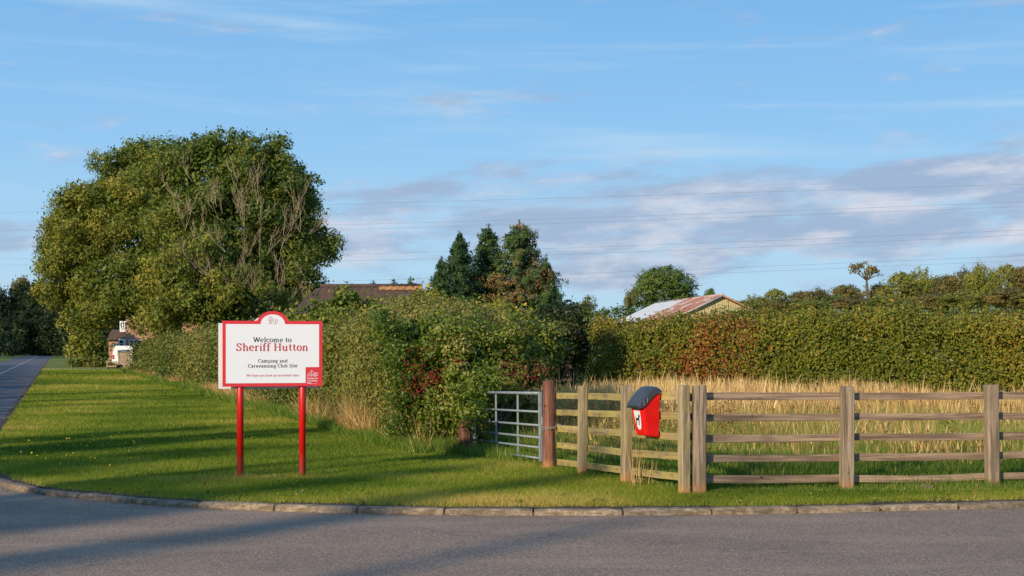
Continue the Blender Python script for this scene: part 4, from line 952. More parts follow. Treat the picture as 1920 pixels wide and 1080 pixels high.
def cottage():
    root = empty('brick_cottage', (-30.5, 128, LZ), label='red brick cottage with white windows peeping through the ash tree', cat='house'); o = root.location
    def Q(x, y, Z): p = px(x, y, Z); return Vector(p)-o
    Z = 125
    a = Q(236, 650, Z).x; b = a+6.4; f = Z-o.y
    mb = MB(); poly = [(a, -.1), (b, -.1), (b, 4.6), ((a+b)/2, 7.4), (a, 4.6)]; mb.prism(poly, 1, f, f+8); mb.build('gable_wall', M['brick'], root)
    for s in (-1, 1):
        mb = MB(); x0 = (a+b)/2; xe = a-.3 if s < 0 else b+.3; mb.prism([(x0, 7.45), (xe, 4.35), (xe, 4.50), (x0, 7.62)], 1, f-.25, f+8.25); mb.build('roof', M['dark_tile'], root)
    mb = MB(); mb.box((a+.75, f+.5, 4.9), (.85, .7, 2.4)); mb.mi = 1; mb.tube([(a+.75, f+.5, 6.1), (a+.75, f+.5, 6.45)], .15, 8); mb.build('chimney', [M['brick'], M['orange_tile']], root)
    # low wing with tiled slope on the left
    wa = Q(203, 650, Z).x; zt = Q(0, 617, Z).z; zb = Q(0, 638, Z).z
    mb = MB(); mb.prism([(wa, -.1), (a-.01, -.1), (a-.01, zb), (wa, zb)], 1, f+.05, f+5); mb.build('wing_wall', M['brick'], root)
    rows = []
    for r in range(7):
        for e in (0, 1):
            t = (r+e)/7; rows.append([(x, f-.25+1.9*t, zb-.02+(zt-zb)*t+.03*(1-e)+.02*math.sin(x*2*math.pi/.3)) for x in np.linspace(wa-.15, a-.02, 24)])
    sheet('wing_roof', rows, M['dark_tile'], None, root)
    def win(x0, y0, x1, y1, zoff=0, cols=1, bars=True):
        p, q = Q(x0, y1, Z), Q(x1, y0, Z); w = q.x-p.x; h = q.z-p.z; cx = (p.x+q.x)/2; cz = (p.z+q.z)/2; yy = f-.06-zoff
        mb = MB(); t = .07
        mb.box((cx, yy, q.z-t/2), (w, .12, t)); mb.box((cx, yy, p.z+t/2), (w, .12, t)); 
        for k in range(cols+1): mb.box((p.x+t/2+(w-t)*k/cols, yy, cz), (t, .118, h-2*t))
        if bars: mb.box((cx, yy+.005, cz), (w-2*t, .1, t*.8))
        fr = mb.build('window', M['white_paint'], root); mb = MB(); mb.box((cx, yy+.03, cz), (w-.1, .02, h-.1)); mb.build('pane', M['glass'], fr)
    win(242, 637, 267, 654, 0, 3, False); win(225, 637, 235, 652, .35, 1); win(213, 644, 223, 652, 0, 2, False)
    win(226, 603, 235, 616, -.0, 2)
    p = Q(230, 637, Z); mb = MB(); mb.box((p.x, f+.3, p.z-.55), (.62, .9, 1.3)); mb.build('bay_panel', M['white_paint'], root)
    mb = MB(); q = Q(230.5, 610, Z); mb.box((q.x, f+.6, q.z-.1), (.6, 1.1, .95)); mb.build('dormer', M['white_paint'], root)
cottage()
def caravan():
    c = Vector((-30.95, 113, LZ)); root = empty('touring_caravan', c, label='white caravan parked before the brick cottage behind the slatted store', cat='caravan')
    mb = MB(); w = .82
    prof = [(-w, .35), (-w-.02, .9), (-w+.10, 1.45), (-w+.22, 1.70), (-w+.4, 1.76), (w-.25, 1.72), (w-.05, 1.62), (w, 1.4), (w, .35)]
    mb.prism(prof, 1, 0, 3.4); mb.build('body', M['caravan'], root)
    mb = MB(); mb.box((.1, -.02, 1.2), (.95, .03, .45), bevel=.01); mb.build('window', M['glass'], root)
    for s, z in ((-.74, .95), (-.74, .78)):
        mb = MB(); mb.tube([(s, 0, z), (s, -.05, z)], .085, 10); mb.build('tail_light', M['tail_red'], root)
    mb = MB(); mb.box((.02, -.025, .5), (1.5, .05, .16), bevel=.01); mb.build('bumper', M['white_paint'], root)
    mb = MB(); mb.box((w+.012, 1.2, 1.1), (.02, 2.2, .9)); mb.build('side_trim', M['teal'], root)
    for s in (-1, 1):
        mb = MB(); mb.tube([(s*.80-.08, 1.6, .3), (s*.80+.08, 1.6, .3)], .3, 16); mb.build('wheel', M['rubber'], root)
    mb = MB(); mb.tube([(0, 3.4, .4), (0, 4.4, .42)], .05, 6); mb.tube([(0, 4.3, .42), (0, 4.3, 0)], .04, 6); mb.build('tow_bar', M['galv'], root)
caravan()
def store():
    root = empty('slatted_store', (-29.45, 108, LZ), .12, label='small slatted wooden store with sloping roof beside the roadside hedge', cat='shed')
    mb = MB(); mb.box((0, .35, .6), (.76, .66, 1.16)); mb.build('carcass', M['bark'], root)
    s = MB(); s.box((0, 0, 0), (.84, .03, .095)); me = s.mesh('slat', M['slat'])
    for i in range(11): link('slat', me, None, root, (0, -.01, .10+i*.108))
    mb = MB(); mb.add([(-.5, -.1, 1.42), (.5, -.1, 1.22), (.5, .8, 1.24), (-.5, .8, 1.44), (-.5, -.1, 1.38), (.5, -.1, 1.18), (.5, .8, 1.20), (-.5, .8, 1.40)], [(0, 1, 2, 3), (7, 6, 5, 4), (0, 4, 5, 1), (1, 5, 6, 2), (2, 6, 7, 3), (3, 7, 4, 0)]); mb.build('roof', M['galv'], root)
    for x in (-.42, .42):
        mb = MB(); mb.box((x, -.045, .62), (.05, .04, 1.24)); mb.build('corner_post', M['slat'], root)
    # wooden trolley in front
    t = empty('wooden_cart', (-30.0, 106.6, LZ), .1, label='little wooden cart of plants standing left of the slatted store', cat='cart')
    for z in (.22, .55):
        for y in (-.2, .2):
            mb = MB(); mb.box((0, y, z), (.72, .025, .06)); mb.build('rail', M['slat'], t)
    for x in (-.34, .34):
        for y in (-.2, .2):
            mb = MB(); mb.box((x, y+.022, .33), (.04, .02, .56)); mb.build('upright', M['slat'], t)
    mb = MB(); mb.box((0, 0, .17), (.68, .42, .03)); mb.build('tray', M['slat'], t)
    for x in (-.24, .24):
        mb = MB(); mb.tube([(x, -.24, .09), (x, -.21, .09)], .09, 12); mb.tube([(x, .21, .09), (x, .24, .09)], .09, 12); mb.build('wheel', M['rubber'], t)
    mb = MB(); mb.tube([(.36, 0, .2), (.55, 0, .55)], .02, 6); mb.build('handle', M['slat'], t)
    bush('potted_plant', 'leafy pot plants standing in the little wooden cart', (-30.0, 106.6), [((0, 0, .38), (.26, .16, .14))], 16, 10, .07, .05, 'elder', stems=3, cat='plant')
    sk = MB(); sk.box((0, 0, .16), (.42, .3, .32), bevel=.05); tag(sk.build('black_sack', M['rubber'], None, (-29.55, 107.2, LZ), (0, 0, .3)), 'black sack lying at the foot of the slatted store', 'sack')
store()
c = (-34.5, 121)
bush('garden_shrub', 'tall yellowing garden shrub left of the cottage', c, [pl(c, 165, 640, 121, 1.4, 1.1), pl(c, 160, 615, 121, 1.2, .9), pl(c, 185, 650, 121, .9, 1.0), pl(c, 148, 655, 121, .9, .8), pl(c, 172, 670, 121, 1.6, .6)], 260, 18, .26, .22, 'ash', .62)
c = (-33, 117.5)
bush('garden_hedge', 'low green garden hedge at the foot of the tall yellowing shrub', c, [pl(c, 150, 682, 117.5, .9, .5), pl(c, 175, 682, 117.5, .9, .5), pl(c, 193, 684, 117.5, .7, .5)], 110, 14, .22, .18, 'hedge', .5)

# dark field rails beyond the gate
g = empty('field_fence', (.70, 38.0, LZ), label='dark shaded timber rails in the gap behind the gate', cat='fence')
for x in (-.6, .1, .8):
    mb = MB(); mb.box((0, 0, .65), (.1, .1, 1.3)); mb.build('post', M['bark'], g, (x, 0, 0))
for z in (.4, .8, 1.15):
    mb = MB(); mb.box((0, -.07, 0), (1.6, .03, .09)); mb.build('rail', M['bark'], g, (.1, 0, z))

# ---------------------------------------------------------------- wooden fences
def post_mesh(w, dp, h, seed, bev=.008):
    """sawn post, slightly uneven, top a little weathered; base sits just in the ground"""
    g = np.random.default_rng(seed); bm = bmesh.new(); n = 7; rings = []
    for k in range(n+1):
        z = -.08+(h+.08)*k/n; j = g.normal(0, .0022, (8, 2)); ww, dd = w/2, dp/2; c = bev*1.6
        pts = [(-ww+c, -dd), (ww-c, -dd), (ww, -dd+c), (ww, dd-c), (ww-c, dd), (-ww+c, dd), (-ww, dd-c), (-ww, -dd+c)]
        rings.append([bm.verts.new((p[0]+q[0], p[1]+q[1], z+(g.normal(0, .003) if k == n else 0))) for p, q in zip(pts, j)])
    for a, b in zip(rings, rings[1:]):
        for i in range(8): bm.faces.new((a[i], a[(i+1) % 8], b[(i+1) % 8], b[i]))
    bm.faces.new(rings[-1]); bmesh.ops.recalc_face_normals(bm, faces=bm.faces)
    me = bpy.data.meshes.new('post'); bm.to_mesh(me); bm.free(); return me
def rail_mesh(L, h, th, seed, sag=0):
    g = np.random.default_rng(seed); n = 10; V = []; F = []
    for k in range(n+1):
        x = -L/2+L*k/n; s = -sag*(1-(2*k/n-1)**2)+g.normal(0, .0012); b = .004
        for (y, z) in ((-th/2, -h/2+b), (-th/2, h/2-b), (-th/2+b, h/2), (th/2-b, h/2), (th/2, h/2-b), (th/2, -h/2+b), (th/2-b, -h/2), (-th/2+b, -h/2)):
            V.append((x, y+g.normal(0, .0008), z+s+g.normal(0, .0012)))
    for k in range(n):
        for i in range(8): F.append((k*8+i, k*8+(i+1) % 8, (k+1)*8+(i+1) % 8, (k+1)*8+i))
    F += [tuple(range(7, -1, -1)), tuple(range(n*8, n*8+8))]
    mb = MB(); mb.add(V, F); me = bpy.data.meshes.new('rail'); me.from_pydata(mb.v, [], mb.f); bm = bmesh.new(); bm.from_mesh(me); bmesh.ops.recalc_face_normals(bm, faces=bm.faces); bm.to_mesh(me); bm.free(); return me
def fence(name, label, posts, railz, bays, mp, mr, seed, back=.078):
    """posts: (x, y, width, depth, height, lean); rails nailed to the back of the posts"""
    root = empty(name, (posts[0][0], posts[0][1], LZ), label=label, cat='fence'); o = root.location
    ang = math.atan2(posts[-1][1]-posts[0][1], posts[-1][0]-posts[0][0]); k = 0
    for (x, y, w, dp, h, lean) in posts:
        if w: link('post', post_mesh(w, dp, h, seed+k), mp, root, (x-o.x, y-o.y, 0), (0, lean, ang))
        k += 1
    for (x0, y0, x1, y1, z0s, z1s, sags) in bays:
        L = math.hypot(x1-x0, y1-y0); a = math.atan2(y1-y0, x1-x0); nx, ny = -math.sin(a), math.cos(a)
        for i, (z0, z1) in enumerate(zip(z0s, z1s)):
            k += 1; pitch = math.atan2(z1-z0, L); b = back+rng.normal(0, .003)
            link('rail', rail_mesh(L-.008, .086+rng.normal(0, .003), .032, seed*3+k, sags[i] if sags else 0), mr, root, ((x0+x1)/2+nx*b-o.x, (y0+y1)/2+ny*b-o.y, (z0+z1)/2), (0, -pitch, a))
    return root
# right hand run, facing the access road
PR = [(2.128, 16.18), (3.895, 16.55), (5.68, 16.82), (7.45, 17.05), (9.2, 17.25)]
RZ = [1.132, .902, .672, .445, .215]
RZ = [1.113, .869, .631, .400, .168]; RZ2 = [1.100, .859, .627, .384, .143]; RZ3 = [1.099, .852, .616, .388, .141]
fR = fence('rail_fence', 'weathered brown five rail fence on the right facing the access road',
  [(PR[0][0], PR[0][1], .15, .125, 1.24, 0), (PR[1][0], PR[1][1], .145, .125, 1.22, .004), (PR[2][0], PR[2][1], .145, .125, 1.23, -.012), (PR[3][0], PR[3][1], .145, .125, 1.23, 0), (PR[4][0], PR[4][1], .145, .125, 1.23, 0)],
  None, [(PR[0][0], PR[0][1], PR[1][0], PR[1][1], RZ, RZ2, [.0, .003, .012, .004, .006]),
         (PR[1][0], PR[1][1], PR[2][0], PR[2][1], RZ2, RZ3, [.004, .002, .008, .006, .022]),
         (PR[2][0], PR[2][1], PR[3][0], PR[3][1], RZ3, RZ3, None),
         (PR[3][0], PR[3][1], PR[4][0], PR[4][1], RZ3, RZ3, None)], M['post_wood'], M['rail_wood'], 71)
# the run that turns back to the gate
PL = [(.56, 19.55), (.92, 18.75), (1.40, 17.47), (1.955, 16.15)]
zz = [1.13, .895, .66, .435, .21]
fL = fence('side_rail_fence', 'yellow green algae stained rail fence turning back to the gate, holding the bin',
  [(0, 0, 0, 0, 0, 0)][:0]+[(PL[1][0], PL[1][1], .12, .10, 1.16, .035), (PL[2][0], PL[2][1], .12, .11, 1.20, .016), (PL[3][0], PL[3][1], .115, .11, 1.24, -.008)],
  None, [(PL[0][0], PL[0][1], PL[1][0], PL[1][1], [1.004, .776, .555, .327, .095], [1.025, .80, .574, .341, .109], None),
         (PL[1][0], PL[1][1], PL[2][0], PL[2][1], [1.025, .80, .574, .341, .109], [1.058, .842, .614, .371, .150], None),
         (PL[2][0], PL[2][1], PL[3][0], PL[3][1], [1.058, .842, .614, .371, .150], [1.115, .886, .650, .425, .190], [0, .002, .004, 0, .006])], M['post_green'], M['rail_green'], 91, .07)
# short rail ends bridging the two corner posts
for i, z in enumerate((1.114, .878, .64, .412, .18)):
    r = rail_mesh(.20, .085, .03, 400+i); link('rail', r, M['rail_wood'], fR, (2.04-PR[0][0], 16.27-PR[0][1], z+rng.normal(0, .008)), (0, 0, .05))
# stout round gate posts
def round_post(label, x, y, h, r, seed):
    g = np.random.default_rng(seed); n = 16; m = 12; V = []; F = []
    for k in range(m+1):
        z = -.08+(h+.08)*k/m
        for i in range(n):
            a = 6.2832*i/n; rr = r*(1+.035*math.sin(a*3+seed)+.02*math.sin(z*9+a*2)+g.normal(0, .012))*(1.04-.06*k/m); V.append((math.cos(a)*rr, math.sin(a)*rr, z))
    for k in range(m):
        for i in range(n): F.append((k*n+i, k*n+(i+1) % n, (k+1)*n+(i+1) % n, (k+1)*n+i))
    c0 = len(V); V.append((0, 0, h+.012)); F += [(m*n+i, m*n+(i+1) % n, c0) for i in range(n)]
    mb = MB(); mb.add(V, F); o = mb.build('round_post', M['round_post'], None, (x, y, LZ)); return tag(o, label, 'post', 'round timber gate posts')
round_post('stout red brown round post with the chain, between gate and rails', .505, 19.55, 1.21, .085, 1)
round_post('short red brown post under the hawthorn at the gate hinge', -.735, 22.25, .62, .105, 2)

# ---------------------------------------------------------------- metal field gate
def gate():
    A = Vector((.40, 19.85, LZ)); B = Vector((-.60, 22.75, LZ)); L = (B-A).length
    root = empty('field_gate', A, math.atan2(B.y-A.y, B.x-A.x), label='grey galvanised tubular field gate half hidden by the hawthorn', cat='gate')
    root.rotation_euler = (0, .026, math.atan2(B.y-A.y, B.x-A.x))
    zs = [.12, .27, .41, .58, .77, 1.03]
    for i, z in enumerate(zs):
        mb = MB(); mb.tube([(0, 0, z), (L, 0, z)], .021 if i == 5 else .016, 8, sm=True); mb.build('bar', M['galv'], root)
    for x in (.0, L*.33, L*.66, L):
        mb = MB(); mb.box((x, -.022 if 0 < x < L else 0, .565), (.045, .018 if 0 < x < L else .045, .97), bevel=.003); mb.build('upright', M['galv'], root)
    mb = MB(); mb.box((-.03, -.03, .62), (.03, .05, .16), bevel=.005); mb.tube([(-.03, -.03, .60), (.1, -.03, .60)], .012, 6); mb.build('latch', M['galv'], root)
gate()
def chain():
    cx, cy, z0 = .505, 19.55, LZ+.60; root = empty('gate_chain', (cx, cy, z0), label='steel chain looped round the stout gate post', cat='chain')
    bm = bmesh.new(); lk = MB(); n = 10
    pts = [(.016*math.cos(2*math.pi*k/n), .0, .011*math.sin(2*math.pi*k/n)) for k in range(n)]+[(.016, 0, 0)]
    lk.tube(pts, .0038, 5, caps=False); me = lk.mesh('link', M['chain'])
    for turn in range(2):
        m = 26
        for k in range(m):
            a = 2*math.pi*k/m; rr = .098; z = turn*-.028+.02*math.sin(a*1+turn)-.01
            link('link', me, None, root, (math.cos(a)*rr, math.sin(a)*rr, z), (1.57*(k % 2), 0, a+math.pi/2))
    mb = MB(); mb.box((-.115, -.03, -.08), (.03, .02, .10), bevel=.005); mb.build('padlock', M['galv'], root)
    for k in range(5): link('link', me, None, root, (.11+.022*k*.6, .02, .01-.004*k), (1.57*(k % 2), .3, 0))
chain()

# ---------------------------------------------------------------- litter bin
def dog_bin():
    # front of the bin faces the lane; it hangs on the side fence
    a = math.atan2(PL[3][1]-PL[2][1], PL[3][0]-PL[2][0]); d = Vector((math.cos(a), math.sin(a), 0)); n = Vector((d.y, -d.x, 0))
    ctr = Vector((PL[2][0], PL[2][1], 0)).lerp(Vector((PL[3][0], PL[3][1], 0)), .46)
    root = empty('dog_waste_bin', (ctr.x, ctr.y, LZ), math.atan2(n.y, n.x)+R(90), label='red dog waste bin with grey lid fixed to the side rail fence', cat='bin')
    # local: -Y is the front, +Y the fence, X along the fence
    yb = .030; w = .155
    bm = bmesh.new(); rings = []
    prof = [(.63, -.125, .122), (.645, -.142, .132), (.80, -.175, .143), (.95, -.202, w), (1.0, -.213, w+.002)]
    def ring(z, yf, ww, zback):
        c = .025; pts = [(-ww, yb), (-ww, yf+c), (-ww+c*.3, yf+c*.3), (-ww+c, yf), (ww-c, yf), (ww-c*.3, yf+c*.3), (ww, yf+c), (ww, yb)]
        out = []
        for (x, y) in pts:
            t = (y-yf)/(yb-yf); out.append(bm.verts.new((x, y, z+(zback-z)*t)))
        return out
    zb_ = [.61, .63, .84, 1.07, 1.15]
    for (z, yf, ww), zb in zip(prof, zb_): rings.append(ring(z, yf, ww, zb))
    for r0, r1 in zip(rings, rings[1:]):
        for i in range(8): bm.faces.new((r0[i], r0[(i+1) % 8], r1[(i+1) % 8], r1[i]))
    bm.faces.new(rings[0][::-1]); bm.faces.new(rings[-1]); bmesh.ops.recalc_face_normals(bm, faces=bm.faces)
    bmesh.ops.bevel(bm, geom=[e for e in bm.edges if e.calc_length() > .1 and len(e.link_faces) == 2 and e.calc_face_angle(0) > .4], offset=.008, segments=2, affect='EDGES')
    me = bpy.data.meshes.new('body'); bm.to_mesh(me); bm.free(); me.materials.append(M['bin_red']); link('body', me, None, root)
    # lid: curved hood sweeping down to the front
    top = [(.048, 1.185), (.01, 1.207), (-.035, 1.214), (-.08, 1.202), (-.125, 1.168), (-.17, 1.118), (-.208, 1.070), (-.235, 1.03), (-.244, .985)]
    und = [(.048, 1.145), (.01, 1.138), (-.035, 1.118), (-.08, 1.085), (-.125, 1.042), (-.16, 1.002), (-.188, .980), (-.212, .968), (-.232, .960)]
    bm = bmesh.new(); W = w+.020; nx = 9; G = []
    for (ty, tz_), (uy, uz) in zip(top, und):
        row = []
        for k in range(nx):
            s = -1+2*k/(nx-1); drop = (abs(s)**5)*.03; row.append(bm.verts.new((W*s, ty, tz_-drop)))
        row.append(bm.verts.new((W, uy, uz))); row.append(bm.verts.new((W-.02, uy, uz))); row.append(bm.verts.new((-W+.02, uy, uz))); row.append(bm.verts.new((-W, uy, uz))); G.append(row)
    m = len(G[0])
    for r0, r1 in zip(G, G[1:]):
        for i in range(m): bm.faces.new((r0[i], r0[(i+1) % m], r1[(i+1) % m], r1[i]))
    bm.faces.new(G[0]); bm.faces.new(G[-1][::-1]); bmesh.ops.recalc_face_normals(bm, faces=bm.faces)
    for f in bm.faces: f.smooth = True
    me = bpy.data.meshes.new('lid'); bm.to_mesh(me); bm.free(); me.materials.append(M['bin_lid']); lid = link('lid', me, None, root)
    md = lid.modifiers.new('edge', 'EDGE_SPLIT'); md.split_angle = R(40)
    # pale scuffs on the lid
    for (x, y, z) in ((.177, -.195, 1.04), (.177, -.15, 1.075)):
        mb = MB(); mb.box((x, y, z-.02), (.003, .008, .055)); mb.build('lid_rib', M['galv'], lid)
    # white tapered label with black dog, on the sloping front
    def fy(z): return np.interp(z, [.63, .645, .80, .95, 1.0], [-.125, -.142, -.175, -.202, -.213])
    def on_front(poly, mat, nm, lift, par=None):
        mb = MB(); V = [(x, float(fy(z))-lift, z) for x, z in poly]; mb.add(V, [tuple(range(len(V)))]); return mb.build(nm, mat, par or root)
    zt, zb2 = .925, .70; hw = .080; pts = [(-hw, zt), (hw, zt)]
    for k in range(1, 12):
        t = k/12; pts.append((hw*math.cos(t*math.pi/2)**.7*(1), zt-(zt-zb2)*math.sin(t*math.pi/2)))
    pts.append((0, zb2)); 
    for k in range(11, 0, -1):
        t = k/12; pts.append((-hw*math.cos(t*math.pi/2)**.7, zt-(zt-zb2)*math.sin(t*math.pi/2)))
    lab = on_front(pts, M['sign_white'], 'label', .003)
    dog = [(x, z*.9+.035) for x, z in [(-.055, .905), (-.048, .872), (-.052, .84), (-.058, .80), (-.044, .80), (-.036, .842), (-.015, .862), (.010, .862), (.014, .835), (.006, .80), (.020, .80), (.030, .84), (.034, .875), (.040, .905), (.062, .912), (.064, .925), (.048, .938), (.036, .950), (.028, .935), (.016, .905), (-.005, .892), (-.035, .890), (-.048, .912)]]
    on_front(dog, M['ink'], 'dog_symbol', .005, lab)
    on_front([(-.095, .955), (.095, .955), (.095, .934), (-.095, .934)], M['ink'], 'name_strip', .003)
    for i in range(9): on_front([(-.085+.019*i, .950), (-.074+.019*i, .950), (-.074+.019*i, .939), (-.085+.019*i, .939)], M['sign_white'], 'letter_mark', .0045)
    # mounting plate and straps behind
    mb = MB(); mb.box((0, yb+.008, .87), (.16, .014, .42), bevel=.003); mb.build('mounting_plate', M['galv'], root)
    return root
dog_bin()
# wooden off-cut hanging below the bin among dry stalks
n = 26; X = rng.normal(1.68, .07, n); Y = rng.normal(17.25, .10, n); V, F, t = blades(n, X, Y, np.full(n, LZ), rng.uniform(.2, .5, n), np.full(n, .007), np.clip(rng.normal(.65, .15, n), 0, 1), .12)
tag(link('dry_stalks', np_mesh('dry_stalks', V, F, t), M['straw']), 'clump of dry stalks beneath the red bin', 'grass', kind='stuff')
n = 26; X = rng.normal(1.50, .05, n); Y = rng.normal(17.1, .08, n); V, F, t = blades(n, X, Y, np.full(n, LZ), rng.uniform(.35, .8, n), np.full(n, .006), np.clip(rng.normal(.7, .15, n), 0, 1), .12)
tag(link('dry_stalks', np_mesh('dry_stalks', V, F, t), M['straw']), 'dry stalks leaning on the post left of the bin', 'grass', kind='stuff')

# ---------------------------------------------------------------- welcome sign
def arc(cx, cy, rx, ry, a0, a1, n=14):
    return [(cx+rx*math.cos(R(a0+(a1-a0)*k/n)), cy+ry*math.sin(R(a0+(a1-a0)*k/n))) for k in range(n+1)]
GL = {  # pen strokes of a slab serif letter set: (advance, [polylines])
 'W': (1.02, [[(.08, .72), (.28, .02)], [(.28, .02), (.50, .66)], [(.50, .66), (.70, .02)], [(.70, .02), (.93, .72)], [(0, .71), (.22, .71)], [(.82, .71), (1.0, .71)], [(.40, .71), (.58, .71)]]),
 'e': (.52, [[(.07, .27), (.43, .27)], arc(.25, .25, .19, .24, 5, 318, 18)]),
 'l': (.30, [[(.15, 0), (.15, .75)], [(.03, 0), (.27, 0)], [(.04, .74), (.15, .74)]]),
 'c': (.50, [arc(.26, .25, .19, .24, 40, 320, 16), [(.41, .42), (.42, .34)]]),
 'o': (.54, [arc(.27, .25, .20, .24, 0, 360, 20)]),
 'm': (.92, [[(.14, 0), (.14, .48)], [(.03, 0), (.25, 0)], [(.03, .48), (.14, .48)], [(.14, .36), (.24, .48), (.36, .48), (.42, .38), (.42, 0)], [(.33, 0), (.53, 0)], [(.42, .36), (.53, .48), (.66, .48), (.71, .38), (.71, 0)], [(.62, 0), (.83, 0)]]),
 't': (.38, [[(.16, .64), (.16, .1), (.22, .02), (.34, .03)], [(.03, .47), (.33, .47)]]),
 'S': (.60, [[(.48, .56), (.42, .68), (.28, .72), (.13, .66), (.10, .54), (.20, .43), (.38, .33), (.48, .21), (.42, .06), (.27, 0), (.13, .04), (.08, .18)], [(.49, .70), (.49, .54)], [(.07, .02), (.07, .2)]]),
 'h': (.62, [[(.14, 0), (.14, .75)], [(.03, 0), (.25, 0)], [(.03, .74), (.14, .74)], [(.14, .36), (.25, .48), (.38, .48), (.45, .38), (.45, 0)], [(.35, 0), (.57, 0)]]),
 'r': (.44, [[(.14, 0), (.14, .48)], [(.03, 0), (.27, 0)], [(.03, .48), (.14, .48)], [(.14, .34), (.23, .46), (.34, .48), (.39, .42)]]),
 'i': (.30, [[(.15, 0), (.15, .48)], [(.03, 0), (.27, 0)], [(.04, .48), (.15, .48)], [(.15, .62), (.15, .70)]]),
 'f': (.38, [[(.15, 0), (.15, .6), (.21, .72), (.31, .74), (.38, .68)], [(.03, 0), (.29, 0)], [(.03, .47), (.32, .47)]]),
 'H': (.80, [[(.16, 0), (.16, .72)], [(.62, 0), (.62, .72)], [(.16, .37), (.62, .37)], [(.04, .01), (.28, .01)], [(.04, .71), (.28, .71)], [(.50, .01), (.74, .01)], [(.50, .71), (.74, .71)]]),
 'u': (.62, [[(.13, .48), (.13, .12), (.19, .01), (.31, .01), (.44, .12)], [(.44, .48), (.44, 0)], [(.03, .48), (.13, .48)], [(.34, .48), (.44, .48)], [(.44, 0), (.55, 0)]]),
 'n': (.62, [[(.14, 0), (.14, .48)], [(.03, 0), (.25, 0)], [(.03, .48), (.14, .48)], [(.14, .36), (.25, .48), (.38, .48), (.45, .38), (.45, 0)], [(.35, 0), (.57, 0)]]),
 'C': (.68, [arc(.36, .36, .27, .36, 42, 318, 18), [(.57, .70), (.57, .52)]]),
 'a': (.54, [[(.11, .40), (.18, .48), (.30, .48), (.38, .40), (.38, .08), (.42, .01), (.51, .02)], [(.38, .29), (.20, .25), (.09, .16), (.10, .04), (.20, 0), (.38, .10)]]),
 'p': (.60, [[(.14, -.22), (.14, .48)], [(.03, -.21), (.26, -.21)], [(.03, .48), (.14, .48)], [(.14, .40), (.27, .49), (.42, .44), (.49, .25), (.42, .05), (.28, .0), (.14, .08)]]),
 'g': (.56, [arc(.24, .32, .16, .16, 0, 360, 14), [(.36, .44), (.50, .49)], [(.14, .18), (.10, .08), (.22, .03), (.38, .01), (.45, -.08), (.38, -.2), (.20, -.22), (.08, -.14), (.14, -.03)]]),
 'd': (.60, [[(.44, 0), (.44, .75)], [(.33, .74), (.44, .74)], [(.44, 0), (.55, 0)], [(.44, .40), (.31, .49), (.16, .44), (.09, .25), (.16, .05), (.30, 0), (.44, .08)]]),
 'v': (.56, [[(.08, .48), (.27, 0)], [(.27, 0), (.46, .48)], [(0, .48), (.19, .48)], [(.37, .48), (.55, .48)]]),
 'b': (.60, [[(.13, .02), (.13, .75)], [(.02, .74), (.13, .74)], [(.13, .40), (.26, .49), (.41, .44), (.48, .25), (.41, .05), (.27, 0), (.13, .06)]]),
 'y': (.56, [[(.08, .48), (.27, 0)], [(.46, .48), (.24, -.14), (.14, -.22), (.05, -.17)], [(0, .48), (.19, .48)], [(.37, .48), (.55, .48)]]),
 ' ': (.27, []),
}
def text_mesh(txt, size, thick=.115, thin=.05, track=.02):
    """lettering drawn with a broad pen; centred on x = 0, baseline z = 0, in the local XZ plane"""
    V, F = [], []; x = 0; k = 0
    for ch in txt:
        adv, strokes = GL[ch]
        for st in strokes:
            n = len(st); o = len(V); k += 1; lift = -.00012*(k % 7)
            closed = n > 3 and abs(st[0][0]-st[-1][0])+abs(st[0][1]-st[-1][1]) < 1e-6
            for i, p in enumerate(st):
                a = st[i-1] if i > 0 else (st[-2] if closed else st[0]); b = st[i+1] if i < n-1 else (st[1] if closed else st[-1])
                dx, dy = b[0]-a[0], b[1]-a[1]; l = math.hypot(dx, dy) or 1; dx /= l; dy /= l; w = (thin+(thick-thin)*abs(dy))/2
                V.append(((x+p[0]-dy*w)*size, lift, (p[1]+dx*w)*size)); V.append(((x+p[0]+dy*w)*size, lift, (p[1]-dx*w)*size))
            for i in range(n-1): F.append((o+2*i, o+2*i+1, o+2*i+3, o+2*i+2))
        x += adv+track
    w = (x-track)*size; V = [(vx-w/2, vy, vz) for vx, vy, vz in V]
    return V, F, w
